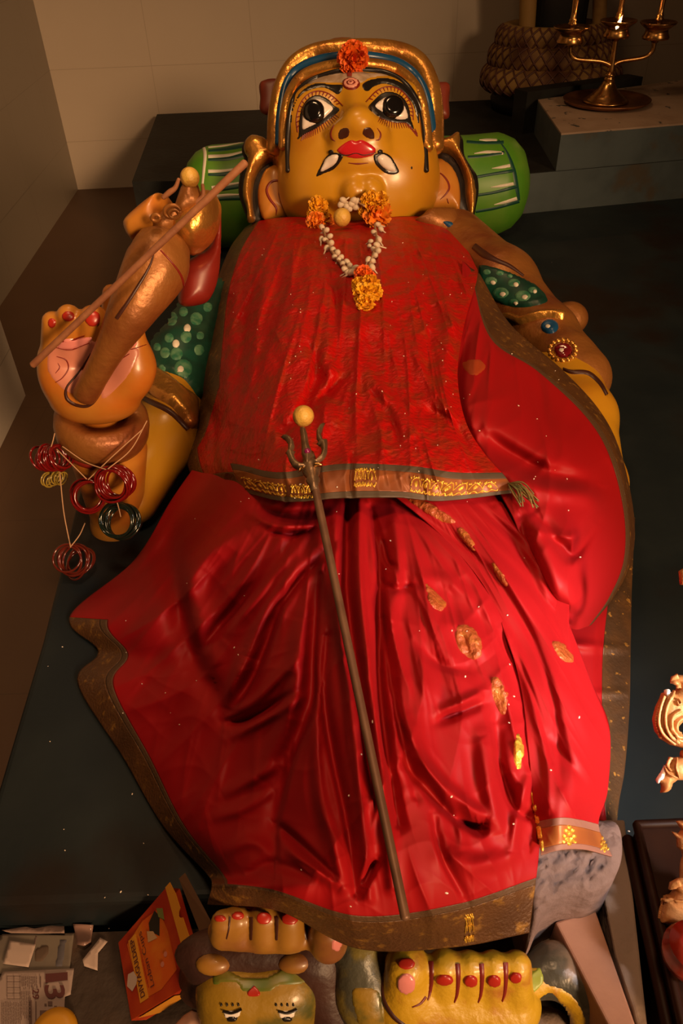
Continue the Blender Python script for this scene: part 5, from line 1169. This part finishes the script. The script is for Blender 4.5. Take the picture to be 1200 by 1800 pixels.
# ================================================================== PLASTER, PLANK, CASE, CARVING AT RIGHT
zpl = lambda x, y: float(np.interp(y, [1440, 1500, 1570, 1655], [.19, .19, .17, .13]))
o = rough_slab('plaster_lump', smooth_poly([(930, 1470), (965, 1450), (1000, 1440), (1050, 1442), (1085, 1450), (1093, 1500), (1078, 1545), (1045, 1568), (1010, 1572), (985, 1580), (966, 1592), (952, 1610), (938, 1645), (929, 1655), (934, 1600), (925, 1540)]), zpl, 0.001, PLAS); tag(o, 'pinkish grey broken plaster slab under the gold edged skirt corner', 'plaster')
gy = prism_geo([P(x, y, .09) for x, y in ((1060, 1440), (1098, 1440), (1138, 1800), (1150, 1880), (1140, 1880), (1112, 1770), (1082, 1680), (1062, 1580))], -.076)
o = build('concrete_kerb', *gy, CONC, smooth=False); recalc(o); bevel(o, .006, 2); tag(o, 'rough grey concrete strip between the plank and the dark wooden case', 'kerb')
pk = prism_geo([P(975, 1620, .088), P(1046, 1598, .088), P(1122, 1815, .10), P(1076, 1815, .10)], -.03)
o = build('wooden_plank', *pk, PLANK, smooth=False); recalc(o); bevel(o, .003, 2); tag(o, 'reddish wooden plank lying beside the beast leg', 'plank')
br = prism_geo([P(935, 1665, .03), P(975, 1635, .03), (P(990, 1668, .03)), P(962, 1690, .03), P(938, 1685, .03)], -.06)
o = build('rubble_piece', *br, CONC, smooth=False); recalc(o); bevel(o, .003, 2); tag(o, 'small grey concrete piece between the sari hem and the plank', 'rubble')
case = thing('wooden_case', P(1160, 1650, 0.0), 'dark polished wooden case in the lower right corner', 'case')
cz = .125
tp = [P(1118, 1452, cz), P(1215, 1448, cz), P(1400, 1790, cz), P(1204, 1830, cz)]
v, f = prism_geo(tp, -.074); o = build('body', v, f, WOOD, case, smooth=False); recalc(o); bevel(o, .004, 2)
rim = Merge()
for a, b in ((0, 1), (3, 0)):
    p0, p1 = tp[a], tp[b]; rim.add(*tube_geo([p0+[0, 0, .004], p1+[0, 0, .004]], [.006, .006], seg=10, n=4))
rim.build('rim', WOOD, case)
pl0 = [P(1108, 1475, cz-.03), P(1186, 1835, cz-.03)]; v, f = tube_geo([pl0[0]+[-.004, 0, 0], pl0[1]+[-.004, 0, 0]], [.008, .008], seg=8, n=4); build('moulding', v, f, WOOD, case)
carv = thing('gilded_carving', P(1190, 1590, cz+.005), 'gilded scrollwork carving standing at the right edge', 'carving')
zc = np.array([P(1190, 1600, cz+.015)]).reshape(3); cn = unit([-.15, -.62, .75])
g5 = lambda L: [(1130+x/7.2, 1170+y/7.2) for x, y in L]
sc_ = inflate('scroll', g5([(345, 180), (370, 140), (430, 115), (504, 120), (700, 140), (720, 500), (600, 760), (520, 690), (450, 760), (445, 820), (504, 870), (640, 830), (640, 1080), (500, 1045), (330, 1000), (220, 930), (140, 830), (110, 680), (150, 520), (200, 420), (225, 350), (300, 320), (390, 340), (415, 290), (420, 240), (370, 235)]), zc, cn, .018, .012, GILT, carv, sp=2.2, smooth=False, power=.4)
SCB = bvh_of(sc_)
for L, wd in (([(385, 360), (300, 560), (290, 740), (350, 880), (450, 960)], 6), ([(290, 400), (235, 560), (215, 720), (270, 860), (400, 970)], 5), ([(470, 560), (370, 640), (350, 780), (420, 900), (500, 930)], 6), ([(500, 640), (420, 700), (400, 800), (450, 880)], 5), ([(440, 430), (480, 480), (440, 500), (420, 460)], 4), ([(450, 150), (390, 190), (450, 220), (470, 290)], 5)):
    stroke('scroll_rib', g5(L), wd, SCB, GILT, sc_, h=.006, sp=2)
mm = Merge()
for t in np.linspace(0, 1, 17):
    px, py = catmull(g5([(245, 420), (185, 570), (165, 720), (215, 900)]), 50)[int(t*49)]
    h_ = SCB.ray_cast(Vector(CAM), Vector(ray(px, py)).normalized())[0]
    if h_: mm.add(*ball_geo(np.array(h_)+cn*.001, .0026, 8, 6))
mm.build('scroll_beads', GILT, sc_)
patch('chipped_tip', g5([(260, 345), (300, 318), (345, 330), (345, 370), (310, 398), (285, 370)]), SCB, CHIP, sc_, h=.004, w=3, sp=2)
lf_ = inflate('leaf', g5([(345, 1165), (504, 1150), (640, 1160), (640, 1450), (504, 1450), (420, 1450), (370, 1490), (350, 1560), (300, 1600), (215, 1610), (225, 1540), (215, 1490), (145, 1445), (200, 1380), (280, 1250)]), zc, cn, .014, .010, GILT, carv, sp=2.2, smooth=False, power=.4)
LFB = bvh_of(lf_)
for L in ([(370, 1190), (330, 1280), (360, 1340)], [(300, 1290), (330, 1370), (400, 1400)], [(430, 1200), (420, 1300), (440, 1400)]): stroke('leaf_rib', g5(L), 4, LFB, GILT, lf_, h=.006, sp=2)
patch('chipped_tip', g5([(280, 1260), (300, 1270), (270, 1420), (200, 1480), (170, 1450), (230, 1350)]), LFB, CHIP, lf_, h=.003, w=3, sp=2)
inflate('stem', [(1198, 1318), (1240, 1315), (1240, 1335), (1200, 1335)], zc, cn, .01, .008, GILT, carv, sp=2.5)
inflate('upper_piece', [(1192, 1004), (1202, 998), (1230, 998), (1230, 1030), (1194, 1028)], zc, cn, .01, .01, GILT, carv, sp=2.5, smooth=False)
inflate('stem', [(1222, 1020), (1238, 1020), (1240, 1200), (1224, 1210)], zc-cn*.004, cn, .008, .008, GILT, carv, sp=3)
l8 = lambda L: [(1080+x/4.5, 1400+y/4.5) for x, y in L]
inflate('flame_leaf', l8([(480, 195), (510, 190), (640, 190), (700, 300), (640, 500), (540, 520), (525, 430), (490, 400), (485, 330), (445, 275), (500, 290), (525, 260)]), zc, cn, .014, .010, GILT, carv, sp=2.2, smooth=False)
inflate('stem', l8([(530, 480), (640, 470), (640, 680), (520, 680)]), zc, cn, .01, .01, GILT, carv, sp=3)
bs = inflate('base', l8([(390, 790), (440, 780), (470, 740), (455, 700), (480, 670), (540, 640), (760, 640), (760, 1000), (540, 1005), (345, 990), (350, 920), (370, 850)]), zc, cn, .020, .02, GILT, carv, sp=2.4, smooth=False, power=.35)
BSB = bvh_of(bs); stroke('moulding', l8([(470, 715), (540, 690), (640, 690)]), 8, BSB, GILT, bs, h=.008, sp=2); stroke('moulding', l8([(395, 830), (540, 830), (640, 830)]), 5, BSB, GILT, bs, h=.006, sp=2)
mm = Merge()
for t in np.linspace(0, 1, 14):
    px, py = catmull(l8([(395, 815), (365, 890), (352, 970)]), 50)[int(t*49)]
    h_ = BSB.ray_cast(Vector(CAM), Vector(ray(px, py)).normalized())[0]
    if h_: mm.add(*ball_geo(np.array(h_), .0022, 8, 6))
mm.build('base_beads', GILT, bs)
pot = lathe_geo([(0, 0), (.02, 0), (.032, .015), (.034, .03), (.026, .042), (.03, .046), (.0, .044)], P(1205, 1690, .13), (0, 0, 1), 28); o = build('red_bowl', *pot, mat('red_lacquer', (0.30, 0.025, 0.012), 0.2, coat=.6)); recalc(o); tag(o, 'small shiny red bowl cut by the right edge below the gilded carving', 'bowl')

# ================================================================== BRASS LAMP ON ITS TRAY
LB = P(1063, 181, .312); LY = LB[1]; ly = lambda x, y, dy=0: PY(x, y, LY+dy)
tray = lathe_geo([(0, .004), (.150, .004), (.180, .014), (.190, .024), (.194, .022), (.184, .010), (.152, .000), (0, .000)], LB+np.array([-.0, -.015, 0]), (0, 0, 1), 60)
o = build('brass_tray', *tray, BRASSD); recalc(o); tag(o, 'round tarnished brass tray under the three cup oil lamp', 'tray')
lamp = thing('oil_lamp', LB+np.array([0, 0, .006]), 'brass oil lamp with three cups, one burning, on a round tray', 'lamp')
lc = LB+np.array([0, 0, .006]); mx = (ly(1078, 100)-lc)[2]
sc = mx/.30
prof = [(0, .0), (.115, .0), (.118, .008), (.108, .016), (.100, .020), (.098, .028), (.088, .032), (.086, .042), (.072, .054), (.068, .062), (.050, .085), (.034, .12), (.025, .15), (.028, .155), (.024, .162), (.022, .175), (.027, .183), (.020, .192), (.014, .20), (.019, .215), (.012, .235), (.011, .30)]
v, f = lathe_geo([(r*.86, h*sc) for r, h in prof], lc, (0, 0, 1), 48); o = build('base', v, f, BRASS, lamp); recalc(o)
J = ly(1075, 116)
arms = {'l': [J+[0, 0, 0], ly(1055, 108), ly(1014, 104), ly(1003, 95), ly(1002, 82)], 'r': [J+[0, 0, 0], ly(1090, 108), ly(1130, 101), ly(1146, 90), ly(1150, 74)], 'c': [J-[0, 0, .02], ly(1079, 90), ly(1082, 70)]}
for k, L in arms.items(): tube('arm', L, [.012, .0095, .009, .009, .010] if k != 'c' else [.016, .011, .010], BRASS, lamp, n=40, seg=14)
cup = [(0, 0), (.014, 0), (.018, .012), (.055, .014), (.058, .022), (.050, .036), (.047, .05), (.058, .058), (.074, .07), (.078, .076), (.076, .079), (.060, .066), (.044, .056), (.0, .05)]
spi = [(0, .048), (.014, .05), (.017, .06), (.012, .066), (.014, .08), (.019, .09), (.014, .096), (.017, .10), (.012, .108), (.0105, .13), (.014, .20), (.012, .24), (.005, .28), (.0, .30)]
for nm, (x, y) in (('l', (1000, 83)), ('c', (1081, 72)), ('r', (1150, 75))):
    b = ly(x, y); sc2 = 1.0
    v, f = lathe_geo([(r*sc2, h*sc2) for r, h in cup], b, (0, 0, 1), 44); o = build('cup', v, f, BRASS, lamp); recalc(o)
    v, f = lathe_geo(spi, b, (0, 0, 1), 24); o = build('spire', v, f, BRASS, lamp); recalc(o)
fl0 = ly(1082, 52, -.055)
FLM = mat('flame', (1, .6, .3), .5, emit=(1.0, 0.62, 0.30), estr=5.0)
v, f = lathe_geo([(0, 0), (.007, .008), (.0085, .018), (.006, .032), (.0025, .046), (0, .054)], fl0, unit([.35, 0, 1]), 16); build('flame', v, f, FLM, lamp)
pl_ = bpy.data.lights.new('flame_light', 'POINT'); po = bpy.data.objects.new('flame_light', pl_); COL.objects.link(po); pl_.energy = 0.9; pl_.color = (1, .42, .16); pl_.shadow_soft_size = .012
po.parent = lamp; po.location = [float(c) for c in (fl0+np.array([.01, -.012, .03])-offset_of(lamp))]

# ================================================================== SNAKE IDOL BEHIND
nag = thing('snake_idol', (1.02, 4.20, .165), 'dark idol with cream coiled snake, standing on the ledge behind the brass lamp', 'statue')
NY = 4.22; ny = lambda x, y, dy=0: PY(x, y, NY+dy)
cx = ny(990, 60)[0]; zt = lambda y: ny(985, y)[2]
def coil(name, x0, x1, y, rpx, dy=0, ry=.75):
    a = ny(x0, y); b = ny(x1, y); c = (a+b)/2; R = abs(b[0]-a[0])/2; r = rpx*(3.6)/F; t = np.linspace(0, 2*math.pi, 49)[:-1]; V = []; Fc = []; ts = 18; n = len(t)
    for i in range(n):
        for j in range(ts):
            q = 2*math.pi*j/ts; rr = R-r+r*math.cos(q); V.append([c[0]+rr*math.cos(t[i]), c[1]+dy+rr*ry*math.sin(t[i]), c[2]+r*math.sin(q)])
    for i in range(n):
        for j in range(ts): Fc.append((i*ts+j, ((i+1) % n)*ts+j, ((i+1) % n)*ts+(j+1) % ts, i*ts+(j+1) % ts))
    o = build(name, V, Fc, SNAK, nag); recalc(o); return o, (c, R, r, dy, ry)
for nm, (x0, x1, y, rp) in (('top_coil', (886, 1092, 78, 22)), ('middle_coil', (872, 1104, 112, 24)), ('lower_coil', (858, 1115, 150, 24))):
    o, (c, R, r, dy, ry) = coil('snake_coil', x0, x1, y, rp, dy=.30-.05)
    lines = Merge()
    for k in range(17):
        a0 = math.pi*(1.02+k/17*.98)
        for s in (-1, 1):
            pth = []
            for u in np.linspace(-1.2, 1.2, 7):
                a = a0+s*u*.16; rr = R-r+(r+.001)*math.cos(u); pth.append([c[0]+rr*math.cos(a), c[1]+dy+rr*ry*math.sin(a), c[2]+(r+.001)*math.sin(u)])
            lines.add(*tube_geo(pth, [.0045]*7, seg=6, n=12))
    lines.build('scale_lines', SNKL, o)
for x, w_ in ((926, 15), (1052, 12)): tube('snake_body', [ny(x, 60, .2), ny(x+2, 0, .2), ny(x+4, -110, .2)], [w_*3.75/F]*3, SNAK, nag, seg=18)
v, f = box_geo(ny(990, -40, .24), (.125, .09, .22)); o = build('stone_slab', v, f, STONE, nag, smooth=False); bevel(o, .03, 3)
v, f = lathe_geo([(0, 0), (.26, 0), (.27, .05), (.24, .10), (.22, .30), (0, .30)], np.array([cx, NY+.25, .165]), (0, 0, 1), 36); o = build('pedestal_core', v, f, STONE, nag); recalc(o)

# ================================================================== PAPERS, INCENSE BOX AND SCRAPS ON THE STEP
SZ = -0.075
def sheet(name, poly, z, m, label=None, cat='paper', parent=None, curl=0.0, group=None, dome=0.0, seed=0):
    v, f, b = mesh2d(np.array(poly, float), 5.0); rs = np.random.RandomState(seed); a = rs.uniform(0, 6.28, 3)
    lo, hi = v.min(0), v.max(0); s = (v-lo)/np.maximum(hi-lo, 1)
    db = pdist(v, b); zz = z+.0015+curl*(np.sin(s[:, 0]*3.1+a[0])*.5+.5)*(np.sin(s[:, 1]*4+a[1])*.5+.5)+dome*(db/db.max())
    V = P(v[:, 0], v[:, 1], zz); o = build(name, V, [q[::-1] for q in f], m, parent)
    bm = bmesh.new(); bm.from_mesh(o.data); bmesh.ops.recalc_face_normals(bm, faces=bm.faces)
    if bm.faces and sum(x.normal.z for x in bm.faces) < 0: bmesh.ops.reverse_faces(bm, faces=bm.faces)
    bm.to_mesh(o.data); bm.free()
    md = o.modifiers.new('solid', 'SOLIDIFY'); md.thickness = .0008; md.offset = -1
    if label: tag(o, label, cat, group)
    return o
def bil(q, u, v): q = np.asarray(q, float); return (q[0]*(1-u)+q[1]*u)*(1-v)+(q[3]*(1-u)+q[2]*u)*v
def text_on(name, s, quad3, m, parent, lift=.0008, font_bold=False):
    """lettering fitted to a quad: corners given as text's lower-left, lower-right, upper-right, upper-left in space"""
    cu = bpy.data.curves.new(name, 'FONT'); cu.body = s; cu.size = 1; cu.resolution_u = 3; cu.offset = .02 if font_bold else 0
    t = bpy.data.objects.new(name, cu); COL.objects.link(t); dg = bpy.context.evaluated_depsgraph_get(); dg.update()
    me = bpy.data.meshes.new_from_object(t.evaluated_get(dg)); bpy.data.objects.remove(t)
    V = np.array([v.co[:] for v in me.vertices]); lo, hi = V.min(0), V.max(0); U = (V-lo)/np.maximum(hi-lo, 1e-6)
    q = np.asarray(quad3, float); nrm = unit(np.cross(q[1]-q[0], q[3]-q[0])); nrm = nrm if nrm[2] > 0 else -nrm
    W_ = np.array([bil(q, a[0], a[1])+nrm*lift for a in U]); return build(name, W_, [tuple(p.vertices) for p in me.polygons], m, parent, smooth=False)
news = sheet('newsprint', [(4, 1642), (130, 1641), (122, 1705), (0, 1712), (-30, 1712), (-20, 1680)], SZ, PAPG, 'grey newspaper sheet lying above the calendar page', curl=.002)
NB = bvh_of(news)
patch('printed_stripe', [(103, 1650), (119, 1650), (111, 1700), (95, 1701)], NB, INKB, news, h=.0012, w=2, sp=4, smooth=False)
patch('printed_photo', [(62, 1668), (84, 1660), (88, 1672), (76, 1690), (60, 1690)], NB, mat('photo_brown_ink', (.09, .055, .035), .8), news, h=.0012, w=2, sp=4)
patch('fold_shadow_line', [(62, 1644), (67, 1644), (62, 1662), (57, 1662)], NB, INKG, news, h=.0012, w=2, sp=4, smooth=False)
sheet('paper_scrap', [(17, 1653), (63, 1660), (50, 1700), (5, 1694)], SZ+.004, PAPW, 'square blank pale paper lying on the grey newspaper')
sheet('torn_paper', [(3, 1635), (45, 1629), (60, 1632), (90, 1627), (113, 1628), (113, 1640), (70, 1641), (20, 1640)], SZ+.003, mat('crumpled_paper', (.26, .17, .14), .85, bump=.4, bscale=40), 'torn crumpled paper strip along the platform front edge', curl=.012)
sheet('plastic_wrapper', [(128, 1624), (164, 1626), (160, 1655), (148, 1662), (135, 1660), (132, 1640)], SZ+.002, mat('clear_wrapper', (.26, .15, .12), .25, coat=.6), 'crinkled shiny pinkish wrapper beside the torn paper strip', 'wrapper', curl=.014, seed=4)
sheet('paper_twist', [(176, 1648), (189, 1655), (172, 1675), (171, 1706), (148, 1698), (145, 1687), (160, 1668)], SZ+.003, PAPW, 'small folded white paper twist left of the orange box', curl=.010, seed=3)
cal = sheet('calendar_page', [(5, 1708), (130, 1702), (124, 1748), (114, 1752), (112, 1800), (105, 1830), (-30, 1830), (-20, 1760)], SZ+.003, PAPC, 'calendar page printed with a large 13 and small text', curl=.001)
q3 = lambda L, z: [P(x, y, z) for x, y in L]
zt_ = SZ+.0062
text_on('date_number', '1', q3([(80, 1712), (80, 1728), (119, 1723), (119, 1709)], zt_), INKR, cal, font_bold=True)
text_on('date_number', '3', q3([(77, 1732), (80, 1757), (116, 1754), (113, 1731)], zt_), INKR, cal, font_bold=True)
text_on('small_number', '29', q3([(57, 1739), (57, 1757), (69, 1756), (69, 1738)], zt_), INKR, cal, font_bold=True)
mg = Merge()
def bar(x0, y0, x1, y1): mg.add(q3([(x0, y0), (x1, y0), (x1, y1), (x0, y1)], zt_+.0004), [(3, 2, 1, 0)])
for k in range(9):
    x = 38+k*3.2
    y = 1716
    while y < 1735+k*0: 
        L = random.uniform(3, 9); bar(x, y, x+1.3, min(y+L, 1738)); y += L+1.6
for k in range(6):
    x = 37+k*3.0; y = 1742
    while y < 1786:
        L = random.uniform(3, 10); bar(x, y, x+1.1, y+L); y += L+1.6
for k in range(12):
    x = 3+k*2.9; y = 1760+random.uniform(0, 3)
    while y < 1800:
        L = random.uniform(3, 10); bar(x, y, x+1.0, y+L); y += L+1.5
for x in (12, 24, 35): bar(x, 1715, x+.8, 1755)
for y in (1715, 1725, 1735, 1745, 1755): bar(12, y, 36, y+.8)
bar(84, 1760, 92, 1768); bar(78, 1764, 82, 1768); bar(95, 1768, 100, 1772); bar(70, 1776, 84, 1784); bar(51, 1758, 56, 1800); bar(62, 1760, 64, 1800); bar(70, 1716, 72, 1735)
mg.build('printed_text', INKG, cal, smooth=False)
yb = lathe_geo([(0, .012), (.018, .0118), (.028, .010), (.032, .005), (.033, 0), (0, 0)], P(95, 1818, SZ+.008), (0, 0, 1), 36); o = build('plastic_dish', *yb, mat('yellow_plastic', (.52, .24, .012), .4)); recalc(o); tag(o, 'round yellow plastic dish overlapping the calendar page', 'dish')
tis = inflate('crumpled_tissue', [(308, 1800), (322, 1785), (338, 1774), (352, 1778), (368, 1786), (385, 1800), (390, 1830), (305, 1830)], P(345, 1800, -.03), unit([0, -.3, 1]), .03, .02, mat('pink_paper', (.46, .25, .17), .8, bump=.3, bscale=14), None, sp=3, smooth=False, power=.7)
tag(tis, 'crumpled pink paper below the orange box by the beast head', 'paper')

bx = thing('incense_box', P(265, 1700, SZ), 'orange incense cup box tilted on the step, with printed lettering', 'box')
cTL, cTOP, cR, cBL = P(207, 1657, -.045), P(291, 1560, .035), P(338, 1729, .035), P(230, 1795, -.045)
fn_ = unit(np.cross(cBL-cTL, cTOP-cTL)); fn_ = fn_ if fn_[2] > 0 else -fn_
D_ = -fn_*.026
mb = Merge(); mb.add([cTL, cBL, cR, cTOP, cTL+D_, cBL+D_, cR+D_, cTOP+D_], [(0, 1, 2, 3), (4, 7, 6, 5), (0, 4, 5, 1), (1, 5, 6, 2), (3, 7, 4, 0)])
o = mb.build('carton', BOXR, bx, smooth=False); recalc(o); bevel(o, .0012, 2)
fq = [cBL, cTL, cTOP, cR]                       # reading direction runs from BL up to TL; letters stand towards the TOP side
on = lambda u, v: bil(fq, u, v)+fn_*.0006
def panel(name, uv, m, lift=.0006):
    pts = [bil(fq, u, v)+fn_*lift for u, v in uv]; o_ = build(name, pts, [tuple(range(len(pts)))], m, bx, smooth=False); return o_
panel('front_panel', [(.14, .22), (.86, .16), (.93, .50), (.88, .80), (.60, .86), (.20, .84), (.12, .55)], BOXO)
panel('logo_panel', [(.12, .20), (.88, .20), (.88, .345), (.12, .345)], BOXY, .0011)
text_on('brand_lettering', 'DIVYAGULDEEP', [bil(fq, .16, .31)+fn_*.0016, bil(fq, .85, .31)+fn_*.0016, bil(fq, .85, .235)+fn_*.0016, bil(fq, .16, .235)+fn_*.0016], INKR, bx, font_bold=True)
text_on('product_lettering', 'Loban Cups', [bil(fq, .20, .50)+fn_*.0012, bil(fq, .84, .48)+fn_*.0012, bil(fq, .84, .39)+fn_*.0012, bil(fq, .20, .41)+fn_*.0012], INKR, bx)
text_on('small_lettering', 'hhhhhhhhhhhh'.replace('h', '-'), [bil(fq, .22, .37), bil(fq, .80, .365), bil(fq, .80, .38), bil(fq, .22, .385)], BOXR, bx, lift=.0013)
panel('picture_dark', [(.74, .58), (.84, .60), (.90, .74), (.80, .80), (.62, .72), (.68, .66)], mat('black_print', (.02, .015, .01), .5), .0012)
panel('picture_smoke', [(.66, .52), (.78, .54), (.72, .64), (.62, .68)], mat('smoke_print', (.40, .24, .12), .5), .0014)
panel('picture_leaf', [(.80, .78), (.90, .78), (.84, .88), (.72, .86)], mat('leaf_print', (.16, .17, .04), .5), .0016)
for u, v_ in ((.34, .66), (.41, .74)): panel('dot_print', [(u+.028*math.cos(t), v_+.03*math.sin(t)) for t in np.linspace(0, 6.28, 12)[:-1]], mat('pink_print', (.42, .14, .10), .5), .0012)
fd = unit(cTOP-cTL)
fp = [cTOP, cTOP+fd*.012-fn_*.004, cR+fd*.014+unit(cTOP-cR)*.05-fn_*.004, cR+unit(cTOP-cR)*.045]
e0_, e1_ = cTOP, cR+unit(cTOP-cR)*.05; w1 = fd*.016+fn_*.001
tt = [0, .25, .50, .53, .58, .62, .66, 1.0]; dd = [.7, 1, 1.05, .75, .6, .72, 1.05, 1.15]
V = [e0_*(1-t)+e1_*t+fn_*.0008 for t in tt]+[e0_*(1-t)+e1_*t+w1*d for t, d in zip(tt, dd)]
o = build('end_flap', V, [(i, i+1, i+9, i+8) for i in range(7)], BOXY, bx, smooth=False); md = o.modifiers.new('s', 'SOLIDIFY'); md.thickness = .0008
bk = P(322, 1570, .0); 
o = build('inner_flap', [cTOP+fd*.020-fn_*.010, cTOP+fd*.032-fn_*.012, cR+fd*.045-fn_*.02+unit(cTOP-cR)*.05, cR+fd*.02-fn_*.02+unit(cTOP-cR)*.05], [(0, 1, 2, 3)], CARD, bx, smooth=False); md = o.modifiers.new('s', 'SOLIDIFY'); md.thickness = .001
lw = [cBL+unit(cR-cBL)*.015, cR-unit(cR-cBL)*.035, cR-unit(cR-cBL)*.03-fn_*.02, cBL+unit(cR-cBL)*.03-fn_*.024]
side_n = unit(np.cross(cR-cBL, fn_)); side_n = side_n if side_n[1] < 0 else -side_n
build('side_panel', [p+side_n*.0016 for p in lw], [(0, 1, 2, 3)], BOXY, bx, smooth=False)
tpz = bil(fq, .36, .16); build('torn_patch', [bil(fq, a, b)+fn_*.002 for a, b in ((.30, .12), (.40, .05), (.52, .10), (.50, .20), (.40, .24), (.34, .20))], [tuple(range(6))], PAPW, bx, smooth=False)

# loose rice grains strewn about (uncountable specks)
rs = random.Random(11); gm = Merge(); allb = bvh_of(*shawl.children, *skirt.children, *pleat.children, *drape.children, plat, stp)
for k in range(150):
    px, py = (rs.uniform(400, 1000), rs.uniform(420, 900)) if k < 85 else (rs.uniform(20, 1110), rs.uniform(900, 1780))
    h_ = allb.ray_cast(Vector(CAM), Vector(ray(px, py)).normalized())[0]
    if not h_: continue
    r = rs.uniform(.0006, .0013); gm.add(*ball_geo(np.array(h_)+np.array([0, 0, r*.7]), r, 6, 4, frame([rs.uniform(-1, 1), rs.uniform(-1, 1), .1]), (1, 1, rs.uniform(1, 2))))
o = gm.build('rice_grains', mat('rice', (.75, .62, .5), .5), None); tag(o, 'tiny pale rice grains scattered over the red cloth', 'rice', kind='stuff')
